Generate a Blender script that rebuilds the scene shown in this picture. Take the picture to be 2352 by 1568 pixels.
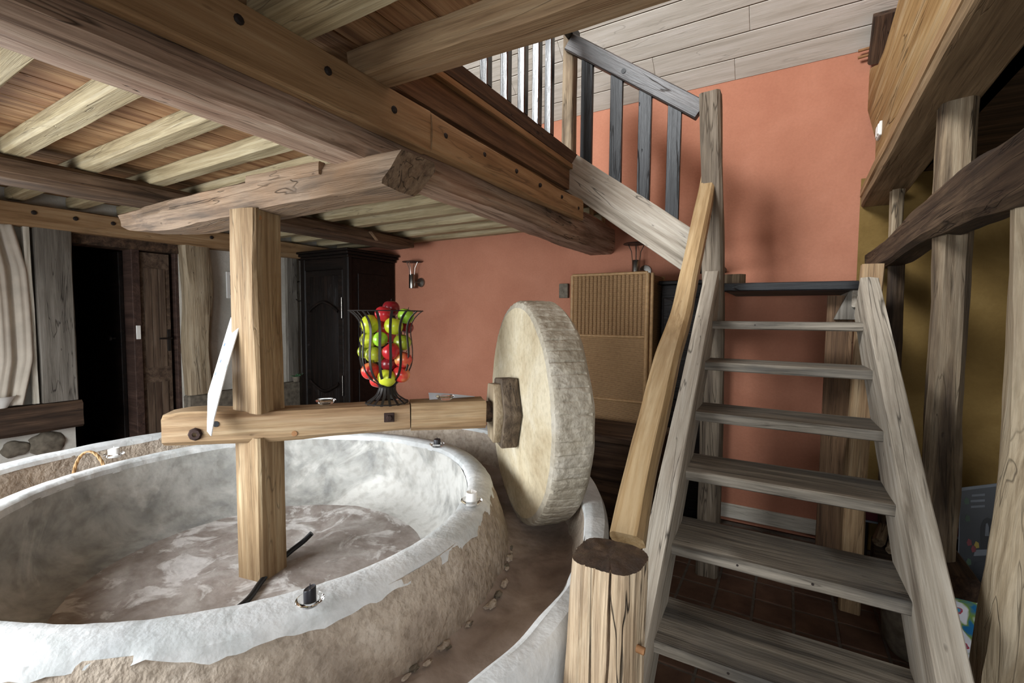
import bpy, bmesh, math, random
import numpy as np
from mathutils import Vector, Matrix, noise

for o in list(bpy.data.objects):
    bpy.data.objects.remove(o, do_unlink=True)
SC = bpy.context.scene
COL = SC.collection
rad = math.radians

# ------------------------------------------------------------------ camera
EYE = Vector((0.0, 0.0, 1.65))
FPX = 1064.0
def cam_axes(yaw, pitch, roll):
    y, p, r = rad(yaw), rad(pitch), rad(roll)
    f = Vector((-math.sin(y), math.cos(y), 0)); rt = Vector((math.cos(y), math.sin(y), 0)); u = Vector((0, 0, 1))
    f2 = f * math.cos(p) + u * math.sin(p); u2 = u * math.cos(p) - f * math.sin(p)
    return rt * math.cos(r) + u2 * math.sin(r), u2 * math.cos(r) - rt * math.sin(r), f2
RT, UP, FW = cam_axes(30.6, -3.2, 0.4)
cam = bpy.data.cameras.new('camera')
cam.sensor_width = 36.0
cam.lens = 36.0 * FPX / 2352.0
cam.clip_start = 0.02
cam_o = bpy.data.objects.new('camera', cam)
COL.objects.link(cam_o)
M = Matrix((RT, UP, -FW)).transposed().to_4x4()
M.translation = EYE
cam_o.matrix_world = M
SC.camera = cam_o

# ------------------------------------------------------------------ world, light, exposure
SC.view_settings.view_transform = 'Standard'
SC.view_settings.look = 'None'
SC.view_settings.gamma = 1.0
SC.view_settings.use_curve_mapping = False
SC.view_settings.exposure = -0.32
W = bpy.data.worlds.new('world'); SC.world = W
W.use_nodes = True
W.node_tree.nodes['Background'].inputs[0].default_value = (0.75, 0.86, 1.0, 1)
W.node_tree.nodes['Background'].inputs[1].default_value = 1.5

def area(name, loc, target, sx, sy, watts, col, spread=180):
    l = bpy.data.lights.new(name, 'AREA'); l.shape = 'RECTANGLE'; l.size = sx; l.size_y = sy
    l.energy = watts; l.color = col; l.spread = rad(spread)
    o = bpy.data.objects.new(name, l); COL.objects.link(o)
    d = Vector(target) - Vector(loc)
    o.matrix_world = Matrix.Translation(loc) @ d.to_track_quat('-Z', 'Y').to_matrix().to_4x4()
    return o
YFW = -.85
# daylight entering through the window openings of the room
area('daylight_window_front', (-2.75, YFW + .02, 1.42), (-2.6, YFW + 1.02, 1.1), 1.8, 1.2, 125, (0.91, 0.96, 1.0), 135)
area('daylight_window_left', (-4.88, 0.0, 1.55), (-3.88, .12, 1.28), 1.2, 1.1, 60, (0.91, 0.96, 1.0), 140)
area('daylight_window_near', (.5, YFW + .02, 1.5), (.2, YFW + 1, 1.0), .8, 1.1, 30, (0.95, 0.98, 1.0), 130)
area('daylight_skylight', (-2.2, -0.75, 4.75), (-1.6, 2.2, 3.4), 1.5, 1.3, 310, (0.95, 0.98, 1.0), 150)
area('daylight_window_right', (2.12, 2.2, 1.5), (0.5, 2.2, 1.5), 0.8, 0.8, 2.5, (1.0, 0.93, 0.78))

# ------------------------------------------------------------------ helpers
AX = {'x': 0, 'y': 1, 'z': 2}
def at(px, py, ax, val):
    """point of a world plane seen at a photograph pixel"""
    d = RT * ((px - 1176) / FPX) - UP * ((py - 784) / FPX) + FW
    i = AX[ax]
    return EYE + d * ((val - EYE[i]) / d[i])
def srgb(r, g, b):
    f = lambda c: (c / 255 / 12.92) if c <= 10.3 else (((c / 255) + .055) / 1.055) ** 2.4
    return (f(r), f(g), f(b), 1)

def tag(o, label=None, cat=None, group=None, kind=None):
    if label: o['label'] = label
    if cat: o['category'] = cat
    if group: o['group'] = group
    if kind: o['kind'] = kind
    return o

def link(name, me, mat, parent=None, mw=None):
    o = bpy.data.objects.new(name, me)
    COL.objects.link(o)
    if mat is not None and len(me.materials) == 0:
        me.materials.append(mat)
    if mw is not None: o.matrix_basis = mw
    if parent is not None:
        o.parent = parent
        o.matrix_parent_inverse = world_of(parent).inverted()
    return o
def world_of(o):
    m = o.matrix_basis.copy()
    if o.parent is not None:
        m = world_of(o.parent) @ o.matrix_parent_inverse @ m
    return m
def thing(name, loc, label, cat, group=None):
    o = bpy.data.objects.new(name, None); COL.objects.link(o)
    o.empty_display_size = .05
    o.location = loc
    return tag(o, label, cat, group)

def finish(me, ang=38):
    me.validate()
    for p in me.polygons: p.use_smooth = True
    me.set_sharp_from_angle(angle=rad(ang))
    me.update()
    return me
def mesh(name, vs, fs, ang=38, smooth=True):
    me = bpy.data.meshes.new(name)
    me.from_pydata([tuple(v) for v in vs], [], fs)
    bm = bmesh.new(); bm.from_mesh(me); bmesh.ops.recalc_face_normals(bm, faces=bm.faces[:]); bm.to_mesh(me); bm.free()
    if smooth: finish(me, ang)
    return me

def box(name, lo, hi, mat, parent=None, bev=0.004, rotz=0):
    lo = Vector(lo); hi = Vector(hi); c = (lo + hi) / 2; d = (hi - lo) / 2
    bm = bmesh.new(); bmesh.ops.create_cube(bm, size=2)
    for v in bm.verts: v.co = Vector((v.co.x * d.x, v.co.y * d.y, v.co.z * d.z))
    if bev > 0:
        bmesh.ops.bevel(bm, geom=bm.edges[:], offset=min(bev, .45 * min(d) * 2), segments=1, affect='EDGES', profile=.5)
    me = bpy.data.meshes.new(name); bm.to_mesh(me); bm.free()
    finish(me, 30)
    return link(name, me, mat, parent, Matrix.Translation(c) @ Matrix.Rotation(rotz, 4, 'Z'))

def interp(pts, vals, n):
    """resample a polyline with values to n stations, smooth"""
    P = np.array([list(p) for p in pts], float); V = np.array(vals, float)
    s = np.r_[0, np.cumsum(np.linalg.norm(np.diff(P, axis=0), axis=1))]
    t = np.linspace(0, s[-1], n)
    if len(P) < 3:
        return np.c_[[np.interp(t, s, P[:, i]) for i in range(3)]].T, np.c_[[np.interp(t, s, V[:, i]) for i in range(V.shape[1])]].T
    out = []
    A = np.c_[P, V]
    m = np.gradient(A, s, axis=0)
    for x in t:
        k = min(max(int(np.searchsorted(s, x) - 1), 0), len(s) - 2)
        h = s[k + 1] - s[k]; u = (x - s[k]) / h
        h00 = 2*u**3 - 3*u**2 + 1; h10 = u**3 - 2*u**2 + u; h01 = -2*u**3 + 3*u**2; h11 = u**3 - u**2
        out.append(h00*A[k] + h10*h*m[k] + h01*A[k+1] + h11*h*m[k+1])
    out = np.array(out)
    return out[:, :3], out[:, 3:]

SEED = [0]
def timber(name, pts, w, h, mat, parent=None, up=(0, 0, 1), cham=.10, wob=.004, seg=.07, skew=(0, 0), fine=.0015, rot=0.0, taper=None):
    """hewn timber: chamfered section swept along a polyline; local X is the grain"""
    SEED[0] += 1; sd = SEED[0] * 3.7
    pts = [Vector(p) for p in pts]
    n = len(pts)
    ws = [w] * n if not isinstance(w, (list, tuple)) else w
    hs = [h] * n if not isinstance(h, (list, tuple)) else h
    L = sum((pts[i + 1] - pts[i]).length for i in range(n - 1))
    N = max(3, min(90, int(L / seg) + 2))
    C, V = interp(pts, list(zip(ws, hs)), N)
    X = (pts[-1] - pts[0]).normalized(); U = Vector(up)
    Y = U.cross(X).normalized(); Z = X.cross(Y)
    if rot:
        q = Matrix.Rotation(rot, 3, X); Y = q @ Y; Z = q @ Z
    fr = Matrix((X, Y, Z)).transposed().to_4x4(); fr.translation = pts[0]
    inv = fr.inverted()
    vs = []; fs = []
    K = 12
    for i in range(N):
        c = inv @ Vector(C[i]); a, b = V[i] / 2
        ch = cham * 2 * min(a, b); cm = ch * .42
        sec = [(a, -b+ch), (a, 0), (a, b-ch), (a-cm*.35, b-cm*.35) if False else (a-ch, b), (0, b), (-a+ch, b), (-a, b-ch), (-a, 0), (-a, -b+ch), (-a+ch, -b), (0, -b), (a-ch, -b)]
        for j, (y, z) in enumerate(sec):
            s = i / (N - 1) * L
            dx = noise.noise(Vector((s * 2.2, j * .9 + sd, sd))) * wob + noise.noise(Vector((s * 9, j * 2.1 - sd, sd))) * fine
            dy = noise.noise(Vector((s * 2.2, j * .9 - sd, 5 + sd))) * wob + noise.noise(Vector((s * 9, j * 2.1 + sd, 9))) * fine
            sk = skew[0] * (1 - i / (N - 1)) * z + skew[1] * (i / (N - 1)) * z if (i == 0 or i == N - 1) else 0
            r = math.hypot(y, z)
            vs.append((c.x + sk, c.y + y + dx * (y / r), c.z + z + dy * (z / r)))
    for i in range(N - 1):
        for j in range(K):
            k = (j + 1) % K
            fs.append((i*K + j, (i+1)*K + j, (i+1)*K + k, i*K + k))
    fs.append(tuple(range(K - 1, -1, -1))); fs.append(tuple((N-1)*K + j for j in range(K)))
    me = mesh(name, vs, fs, 32)
    return link(name, me, mat, parent, fr)

def slab(name, outline, normal, thick, mat, parent=None, grain=None, bev=.004):
    """flat outline with real thickness; local X is the grain"""
    pts = [Vector(p) for p in outline]
    Z = Vector(normal).normalized()
    X = Vector(grain) if grain else (pts[1] - pts[0])
    X = (X - Z * X.dot(Z)).normalized(); Y = Z.cross(X)
    fr = Matrix((X, Y, Z)).transposed().to_4x4(); fr.translation = pts[0]
    inv = fr.inverted()
    bm = bmesh.new()
    f = bm.faces.new([bm.verts.new(inv @ p) for p in pts])
    r = bmesh.ops.extrude_face_region(bm, geom=[f])
    for v in r['geom']:
        if isinstance(v, bmesh.types.BMVert): v.co.z -= thick
    bmesh.ops.recalc_face_normals(bm, faces=bm.faces[:])
    if bev: bmesh.ops.bevel(bm, geom=[e for e in bm.edges if len(e.link_faces) == 2 and e.calc_face_angle(0) > .9], offset=bev, segments=2, affect='EDGES', profile=.5)
    me = bpy.data.meshes.new(name); bm.to_mesh(me); bm.free()
    finish(me, 35)
    return link(name, me, mat, parent, fr)

def lathe(name, prof, loc, mat, parent=None, n=48, disp=None, close=False, axis=None, ang=38):
    """revolve (r, z) profile about local Z; disp(theta, r, z, i) -> (dr, dz)"""
    vs = []; fs = []; m = len(prof)
    for k in range(n):
        t = 2 * math.pi * k / n
        for i, (r, z) in enumerate(prof):
            dr, dz = disp(t, r, z, i) if disp else (0, 0)
            vs.append(((r + dr) * math.cos(t), (r + dr) * math.sin(t), z + dz))
    for k in range(n):
        q = (k + 1) % n
        for i in range(m - 1):
            a, b, c, d = k*m + i, q*m + i, q*m + i + 1, k*m + i + 1
            fs.append((a, b, c, d))
        if close: fs.append((k*m + m - 1, q*m + m - 1, q*m, k*m))
    me = bpy.data.meshes.new(name); me.from_pydata(vs, [], fs)
    bm = bmesh.new(); bm.from_mesh(me)
    bmesh.ops.remove_doubles(bm, verts=bm.verts[:], dist=1e-6)
    bmesh.ops.recalc_face_normals(bm, faces=bm.faces[:]); bm.to_mesh(me); bm.free()
    finish(me, ang)
    mw = Matrix.Translation(loc)
    if axis is not None: mw = mw @ Vector(axis).to_track_quat('Z', 'Y').to_matrix().to_4x4()
    return link(name, me, mat, parent, mw)

def tube(name, pts, r, mat, parent=None, k=8, flat=None):
    """round (or flat strip) bar along points"""
    pts = [Vector(p) for p in pts]; n = len(pts); vs = []; fs = []
    o0 = pts[0].copy()
    prevN = None
    for i, p in enumerate(pts):
        t = (pts[min(i+1, n-1)] - pts[max(i-1, 0)]).normalized()
        if prevN is None:
            a = Vector((0, 0, 1)) if abs(t.z) < .9 else Vector((1, 0, 0))
            N = t.cross(a).normalized()
        else:
            N = (prevN - t * prevN.dot(t)).normalized()
        if flat is not None: N = (Vector(flat) - t * Vector(flat).dot(t)).normalized()
        prevN = N; B = t.cross(N)
        rr = r[i] if isinstance(r, (list, tuple)) and flat is None else r
        ra, rb = (rr, rr) if flat is None else r
        for j in range(k):
            a = 2 * math.pi * (j + (.5 if flat is not None else 0)) / k
            vs.append(p - o0 + N * math.cos(a) * ra * (1.414 if flat is not None else 1) + B * math.sin(a) * rb * (1.414 if flat is not None else 1))
    for i in range(n - 1):
        for j in range(k):
            q = (j + 1) % k
            fs.append((i*k + j, i*k + q, (i+1)*k + q, (i+1)*k + j))
    fs.append(tuple(range(k))); fs.append(tuple((n-1)*k + j for j in range(k)))
    return link(name, mesh(name, vs, fs, 50), mat, parent, Matrix.Translation(o0))

# ------------------------------------------------------------------ materials
class NT:
    def __init__(s, name):
        s.m = bpy.data.materials.new(name); s.m.use_nodes = True
        s.t = s.m.node_tree; s.t.nodes.clear()
        s.out = s.n('ShaderNodeOutputMaterial'); s.b = s.n('ShaderNodeBsdfPrincipled')
        s.l(s.b.outputs[0], s.out.inputs[0])
        s.tc = s.n('ShaderNodeTexCoord')
    def n(s, t, **kw):
        x = s.t.nodes.new(t)
        for k, v in kw.items(): setattr(x, k, v)
        return x
    def l(s, a, b): s.t.links.new(a, b)
    def rnd(s, src=None):
        oi = s.n('ShaderNodeObjectInfo'); m = s.n('ShaderNodeMath', operation='MULTIPLY'); m.inputs[1].default_value = 37.0
        s.l(oi.outputs['Random'], m.inputs[0])
        v = s.n('ShaderNodeVectorMath', operation='ADD'); s.l(src or s.tc.outputs['Object'], v.inputs[0]); s.l(m.outputs[0], v.inputs[1])
        return v.outputs[0]
    def mapv(s, src, sc):
        m = s.n('ShaderNodeVectorMath', operation='MULTIPLY'); s.l(src, m.inputs[0]); m.inputs[1].default_value = sc
        return m.outputs[0]
    def noise(s, src, scale, detail=4, rough=.55, dist=0):
        x = s.n('ShaderNodeTexNoise'); x.inputs['Scale'].default_value = scale; x.inputs['Detail'].default_value = detail
        x.inputs['Roughness'].default_value = rough; x.inputs['Distortion'].default_value = dist
        s.l(src, x.inputs['Vector']); return x.outputs[0]
    def ramp(s, src, stops):
        r = s.n('ShaderNodeValToRGB'); e = r.color_ramp.elements
        while len(e) < len(stops): e.new(.5)
        for k, (p, c) in enumerate(stops):
            e[k].position = p; e[k].color = c if len(c) == 4 else (*c, 1)
        s.l(src, r.inputs[0]); return r.outputs[0]
    def mix(s, fac, a, b, mode='MIX'):
        x = s.n('ShaderNodeMix', data_type='RGBA', blend_type=mode)
        for sock, v in ((x.inputs[0], fac), (x.inputs[6], a), (x.inputs[7], b)):
            if isinstance(v, (int, float)): sock.default_value = v
            elif isinstance(v, tuple): sock.default_value = v
            else: s.l(v, sock)
        return x.outputs[2]
    def math(s, op, a, b=0.0, clamp=False):
        x = s.n('ShaderNodeMath', operation=op, use_clamp=clamp)
        for sock, v in ((x.inputs[0], a), (x.inputs[1], b)):
            if isinstance(v, (int, float)): sock.default_value = v
            else: s.l(v, sock)
        return x.outputs[0]
    def bump(s, hgt, strength, dist, prev=None):
        b = s.n('ShaderNodeBump'); b.inputs['Strength'].default_value = strength; b.inputs['Distance'].default_value = dist
        s.l(hgt, b.inputs['Height'])
        if prev is not None: s.l(prev, b.inputs['Normal'])
        return b.outputs[0]
    def done(s, col, rough=.7, normal=None, metal=0, spec=.3, **kw):
        i = s.b.inputs
        for sock, v in ((i['Base Color'], col), (i['Roughness'], rough), (i['Metallic'], metal), (i['Specular IOR Level'], spec)):
            if isinstance(v, (int, float)): sock.default_value = v
            elif isinstance(v, tuple): sock.default_value = v
            else: s.l(v, sock)
        if normal is not None: s.l(normal, i['Normal'])
        for k, v in kw.items(): i[k].default_value = v
        return s.m
BLK = (0, 0, 0, 1); WHT = (1, 1, 1, 1)

def wood(name, dark, mid, light, stain=None, stain_amt=.5, crack=.6, rough=.72, bump=.35, sc=1.0, spec=.25, fine=.42, stain_sc=1.6, val=.86):
    t = NT(name); v = t.rnd()
    def ds(c, k=.12):
        m = .35 * c[0] + .5 * c[1] + .15 * c[2]
        return tuple(min(255, (x * (1 - k) + m * k) * val) for x in c)
    dark, mid, light = ds(dark), ds(mid), ds(light)
    if stain: stain = ds(stain)
    g = t.noise(t.mapv(v, (.8*sc, 15*sc, 15*sc)), 1.6, 8, .66, .45)
    col = t.ramp(g, [(.34, srgb(*dark)), (.50, srgb(*mid)), (.66, srgb(*light))])
    f = t.noise(t.mapv(v, (2.5*sc, 75*sc, 75*sc)), 1.5, 3, .6, .4)
    col = t.mix(fine, col, t.ramp(f, [(.32, (.35, .33, .3, 1)), (.62, (1.0, 1.0, 1.0, 1))]), 'MULTIPLY')
    b = t.noise(t.mapv(v, (.9, 2.2, 2.2)), stain_sc, 5, .6, .6)
    if stain:
        col = t.mix(t.math('MULTIPLY', t.ramp(b, [(.46, BLK), (.66, WHT)]), stain_amt), col, srgb(*stain))
    # long splits and small dark specks
    c = t.noise(t.mapv(v, (.45*sc, 7*sc, 7*sc)), 1.5, 3, .55, .9)
    cr = t.math('ABSOLUTE', t.math('SUBTRACT', c, .5))
    gate = t.ramp(t.noise(v, 1.7, 2), [(.42, BLK), (.54, WHT)])
    crk = t.math('MULTIPLY', t.ramp(cr, [(.0, WHT), (.010, BLK)]), gate)
    sp = t.n('ShaderNodeTexVoronoi'); sp.inputs['Scale'].default_value = 9 * sc; t.l(t.mapv(v, (.6, 1.5, 1.5)), sp.inputs['Vector'])
    spk = t.math('MULTIPLY', t.ramp(sp.outputs['Distance'], [(.03, WHT), (.075, BLK)]), .55)
    dk = t.math('MAXIMUM', crk, spk)
    col = t.mix(t.math('MULTIPLY', dk, crack), col, srgb(22, 16, 12))
    h = t.math('ADD', t.math('MULTIPLY', g, .5), t.math('MULTIPLY', f, .5))
    h = t.math('SUBTRACT', h, t.math('MULTIPLY', dk, .9))
    return t.done(col, rough, t.bump(h, bump, .012), spec=spec)

WD = {
 'joist':   wood('pale_joist_oak', (162,142,102), (204,183,138), (222,205,166), (176,150,108), .35, .35),
 'plank':   wood('tan_plank_oak', (150,112,72), (184,142,96), (203,166,120), (138,98,60), .35, .35, fine=.18),
 'girder':  wood('pinkish_girder_oak', (112,86,68), (176,144,120), (204,178,154), (158,106,80), .4, .9, val=.95),
 'bolster': wood('rough_bolster_oak', (100,80,62), (150,122,96), (172,144,116), (164,116,70), .4, .7, bump=.7),
 'dark':    wood('dark_brown_oak', (52,38,28), (92,68,50), (126,96,72), (40,30,24), .5, .8),
 'beam2':   wood('mid_brown_oak', (72,54,40), (118,90,66), (150,120,94), (58,44,34), .5, .8),
 'fascia':  wood('brown_fascia_board', (92,66,46), (132,98,68), (160,124,90), (74,52,38), .4, .4),
 'boards':  wood('brown_floorboards', (126,86,54), (172,126,82), (198,156,110), (122,66,38), .45, .4, sc=.8, val=.95),
 'axle':    wood('honey_axle_oak', (150,116,80), (194,158,114), (214,184,142), (150,106,72), .4, .5),
 'post':    wood('mill_post_oak', (132,100,66), (176,142,100), (206,178,136), (128,92,58), .35, .4),
 'tread':   wood('weathered_tread', (86,80,72), (134,124,110), (172,160,142), (74,76,78), .55, .5, fine=.5),
 'stringer':wood('grey_stringer', (132,120,104), (178,166,148), (198,188,172), (150,134,116), .4, .75, fine=.35, val=.95),
 'rail':    wood('honey_handrail', (146,112,68), (188,152,102), (212,180,132), (156,118,72), .4, .25, rough=.42, spec=.5, bump=.2, fine=.15),
 'newel':   wood('cracked_newel_oak', (128,102,76), (182,156,124), (208,186,154), (158,146,130), .35, .95, bump=.9, fine=.5, val=1.04),
 'newel_top': wood('dark_newel_end', (48,32,24), (86,60,42), (124,94,68), (60,50,46), .5, .9, rough=.4, spec=.5),
 'black':   wood('black_stained_wood', (16,17,19), (27,29,32), (48,51,56), (20,21,24), .5, .3, rough=.42, spec=.4),
 'gloss':   wood('glossy_black_baluster', (10,10,10), (16,16,17), (26,26,27), (12,12,12), .4, .2, rough=.2, spec=.9, bump=.06),
 'bpaint':  wood('dark_rail_wood', (52,48,46), (88,82,80), (122,115,112), (40,36,34), .6, .4, rough=.42, spec=.5),
 'frame':   wood('frame_post_oak', (92,74,56), (154,130,100), (190,168,136), (70,56,44), .6, .8, bump=.6),
 'frame2':  wood('pale_frame_post', (150,126,94), (190,168,134), (212,192,160), (168,140,112), .4, .5, bump=.5),
 'brace':   wood('dark_brace_oak', (48,36,26), (86,66,48), (124,98,72), (34,26,22), .6, .7, bump=.6),
 'rbeam':   wood('right_beam_oak', (118,92,62), (150,120,84), (172,142,104), (110,84,56), .3, .3),
 'collar':  wood('grey_brown_collar', (72,58,46), (112,94,76), (150,130,106), (60,48,40), .5, .8, bump=.7),
 'slab':    wood('wavy_yellow_slab', (150,106,54), (190,146,86), (208,176,128), (160,110,54), .4, .5, bump=.7, sc=.6),
 'walnut':  wood('dark_walnut', (14,9,7), (26,17,13), (42,28,21), (18,11,9), .5, .3, rough=.5, spec=.22),
 'door':    wood('brown_door', (74,56,44), (108,86,68), (136,112,90), (80,58,44), .4, .4),
 'redwood': wood('red_brown_frame', (60,42,35), (82,58,48), (100,74,62), (54,38,32), .4, .2),
 'greypost':wood('grey_post', (104,96,86), (140,132,120), (164,156,144), (112,104,94), .4, .9),
 'unewel':  wood('grey_brown_newel', (98,84,70), (142,126,106), (170,154,134), (112,98,82), .4, .9, bump=.6),
 'white':   wood('whitened_board', (186,178,164), (206,199,186), (218,212,202), (190,182,166), .35, .25, fine=.12, bump=.12, val=1.0),
 'pale':    wood('pale_batten', (176,166,148), (206,198,182), (222,214,200), None, 0, .3, val=1.0),
}

def plain(name, col, rough=.6, spec=.3, metal=0, var=.12, sc=14, bump=.1):
    t = NT(name); v = t.rnd()
    n = t.noise(v, sc, 4)
    c = srgb(*col)
    d = tuple(x * (1 - var) for x in c[:3]) + (1,); l = tuple(min(1, x * (1 + var)) for x in c[:3]) + (1,)
    return t.done(t.ramp(n, [(.3, d), (.7, l)]), rough, t.bump(n, bump, .004), metal, spec)

def wallmat(name, a, b, c, sc=2.2, bump=.35):
    t = NT(name); v = t.tc.outputs['Object']
    n1 = t.noise(v, sc, 6, .6, .4); n2 = t.noise(v, 55, 4, .6); n3 = t.noise(v, 9, 4, .6)
    col = t.ramp(n1, [(.32, srgb(*a)), (.52, srgb(*b)), (.72, srgb(*c))])
    col = t.mix(.22, col, t.ramp(n2, [(.3, (.62, .6, .58, 1)), (.7, WHT)]), 'MULTIPLY')
    h = t.math('ADD', t.math('MULTIPLY', n2, .5), n3)
    return t.done(col, .92, t.bump(h, bump, .012), spec=.1)
MT = {
 'orange': wallmat('orange_limewash', (172,115,92), (179,122,98), (186,129,105)),
 'ochre':  wallmat('ochre_limewash', (106,84,46), (124,100,58), (138,114,70)),
 'white':  wallmat('white_limewash', (176,172,162), (198,194,184), (212,208,200)),
 'dull':   wallmat('darkened_plaster', (96,84,70), (112,100,84), (126,114,98)),  # darkened so the unseen front wall throws back less light
 'iron':   plain('dark_iron', (46,42,40), .5, .4, .6),
 'rust':   plain('rusted_iron', (58,44,40), .8, .2, .2, .3, 40, .4),
 'steel':  plain('brushed_steel', (150,146,140), .28, .5, 1.0, .05),
 'black':  plain('black_rubber', (20,20,22), .5, .4),
 'bcandle':plain('black_wax', (28,28,34), .35, .5),
 'wcandle':plain('white_wax', (236,234,230), .45, .4, 0, .03),
 'paper':  plain('white_board', (240,242,244), .5, .3, 0, .02),
 'sheet':  plain('grey_sheet', (190,196,204), .5, .3, 0, .03),
 'plastic':plain('white_plastic', (222,220,214), .4, .4, 0, .03),
 'void':   plain('gloom_dark_brown', (40,32,26), .9, .1),  # near-black brown: hall gloom put into its walls; also the dark picture
 'peg':    plain('dark_peg', (38,30,27), .7, .3, 0, .3, 40),
 'peg2':   plain('wooden_peg', (150,108,72), .7, .3, 0, .2, 30),
 'gap':    plain('reddish_gap', (150,92,68), .9, .1),
 'grout':  plain('grey_grout', (96,88,80), .9, .1, 0, .2, 30),
 'cane':   plain('cane_frame', (160,126,86), .5, .35, 0, .2, 40),
 'cloth':  plain('linen_cloth', (190,180,166), .9, .1, 0, .15, 6),
 'greystone': plain('grey_rubble', (112,104,92), .9, .1, 0, .35, 22, .6),
 'green':  plain('green_leaf', (84,128,88), .6, .3, 0, .3, 30),
}
def stone(name, a, b, c, sc=3.0, bump=.8, pit=.5, fsc=34, patch=None, pa=.6, psc=2.2):
    t = NT(name); v = t.tc.outputs['Object']
    n1 = t.noise(v, sc, 7, .62, .5); n2 = t.noise(v, fsc * 1.6, 3, .5, .1); n3 = t.noise(v, fsc * .55, 2, .45, .15)
    col = t.ramp(n1, [(.30, srgb(*a)), (.5, srgb(*b)), (.70, srgb(*c))])
    if patch:
        col = t.mix(t.math('MULTIPLY', t.ramp(t.noise(v, psc, 6, .62, .8), [(.52, BLK), (.60, WHT)]), pa), col, srgb(*patch))
    col = t.mix(pit, col, t.ramp(n3, [(.33, (.45, .42, .38, 1)), (.52, WHT)]), 'MULTIPLY')
    h = t.math('ADD', t.math('MULTIPLY', n2, .35), n3)
    return t.done(col, .93, t.bump(h, bump, .014), spec=.12)
MT['mill'] = stone('pale_millstone', (172,154,124), (196,182,154), (212,202,180), 3.5, .5, .22, 60)
MT['mill_rim'] = stone('grey_millstone_rim', (150,140,122), (172,163,146), (188,181,168), 4, .6, .3, 55)
MT['rough'] = stone('rough_granite', (150,136,122), (178,164,148), (200,188,174), 4.5, .7, .4, 75, (140,128,116), .4, 3)
MT['rim'] = stone('limewashed_rim', (190,192,192), (210,211,210), (224,224,222), 4, .22, .12, 60, (176,180,178), .5, 3.5)
MT['basin'] = stone('mottled_basin_plaster', (132,132,130), (168,167,162), (196,194,188), 4.5, .3, .3, 34, (214,212,206), .8, 1.5)
MT['bfloor'] = stone('peeling_basin_floor', (132,120,112), (162,152,145), (190,184,178), 4.0, .35, .3, 30, (218,214,210), .85, 5.5)
MT['trough'] = stone('worn_trough_stone', (120,104,94), (150,134,122), (172,156,144), 3.5, .7, .3, 18)

def tilemat():
    t = NT('terracotta_tile'); v = t.rnd()
    n = t.noise(v, 7, 5, .6)
    return t.done(t.ramp(n, [(.3, srgb(72,52,42)), (.7, srgb(106,80,64))]), .7, t.bump(n, .3, .006), spec=.25)
MT['tile'] = tilemat()
def floormat():
    t = NT('terracotta_floor'); v = t.tc.outputs['Object']
    b = t.n('ShaderNodeTexBrick'); b.offset = 0; b.inputs['Scale'].default_value = 1
    b.inputs['Brick Width'].default_value = .2; b.inputs['Row Height'].default_value = .2; b.inputs['Mortar Size'].default_value = .004
    b.inputs['Color1'].default_value = srgb(92,58,42); b.inputs['Color2'].default_value = srgb(118,76,56); b.inputs['Mortar'].default_value = srgb(96,88,80)
    t.l(v, b.inputs['Vector'])
    return t.done(b.outputs['Color'], .75, spec=.2)
MT['floor'] = floormat()
def glassmat():
    t = NT('clear_glass'); 
    return t.done((1, 1, 1, 1), .03, spec=.5, **{'Transmission Weight': 1.0, 'IOR': 1.45})
MT['glass'] = glassmat()
def panemat():
    t = NT('window_pane_glass'); tr_ = t.n('ShaderNodeBsdfTransparent'); gl = t.n('ShaderNodeBsdfGlossy'); mx = t.n('ShaderNodeMixShader')
    gl.inputs['Roughness'].default_value = .02; mx.inputs[0].default_value = .06
    t.l(tr_.outputs[0], mx.inputs[1]); t.l(gl.outputs[0], mx.inputs[2]); t.l(mx.outputs[0], t.out.inputs[0]); return t.m
MT['pane'] = panemat()
def wickermat():
    t = NT('woven_wicker'); v = t.tc.outputs['Object']
    w = t.n('ShaderNodeTexWave', wave_type='BANDS', bands_direction='Z'); w.inputs['Scale'].default_value = 40; w.inputs['Distortion'].default_value = .8
    t.l(v, w.inputs['Vector'])
    n = t.noise(v, 60, 3)
    c = t.ramp(w.outputs[1], [(.1, srgb(104,74,46)), (.6, srgb(178,144,104))])
    c = t.mix(.35, c, t.ramp(n, [(.3, (.5, .42, .35, 1)), (.7, WHT)]), 'MULTIPLY')
    return t.done(c, .6, t.bump(w.outputs[1], .6, .004), spec=.3)
MT['wicker'] = wickermat()
def applemat(name, base, blush, amt):
    t = NT(name); v = t.rnd()
    n = t.noise(v, 9, 4, .55, .5)
    s = t.noise(t.mapv(v, (40, 40, 8)), 1.5, 3)
    k = t.ramp(n, [(.5 - amt * .4, BLK), (.72 - amt * .4, WHT)])
    c = t.mix(k, srgb(*base), srgb(*blush))
    c = t.mix(.2, c, t.ramp(s, [(.35, (.7, .6, .4, 1)), (.65, WHT)]), 'MULTIPLY')
    return t.done(c, .28, spec=.5)
AP = {
 'green': applemat('green_apple', (132,176,40), (150,196,58), .5),
 'yellow': applemat('yellow_green_apple', (168,180,32), (188,196,52), .5),
 'olive': applemat('olive_apple', (124,140,34), (160,168,50), .4),
 'red': applemat('red_apple', (196,120,90), (182,36,44), 1.1),
 'dred': applemat('dark_red_apple', (150,40,40), (120,18,28), 1.0),
 'blush': applemat('blushed_apple', (218,170,96), (196,52,48), .55),
}

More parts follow.
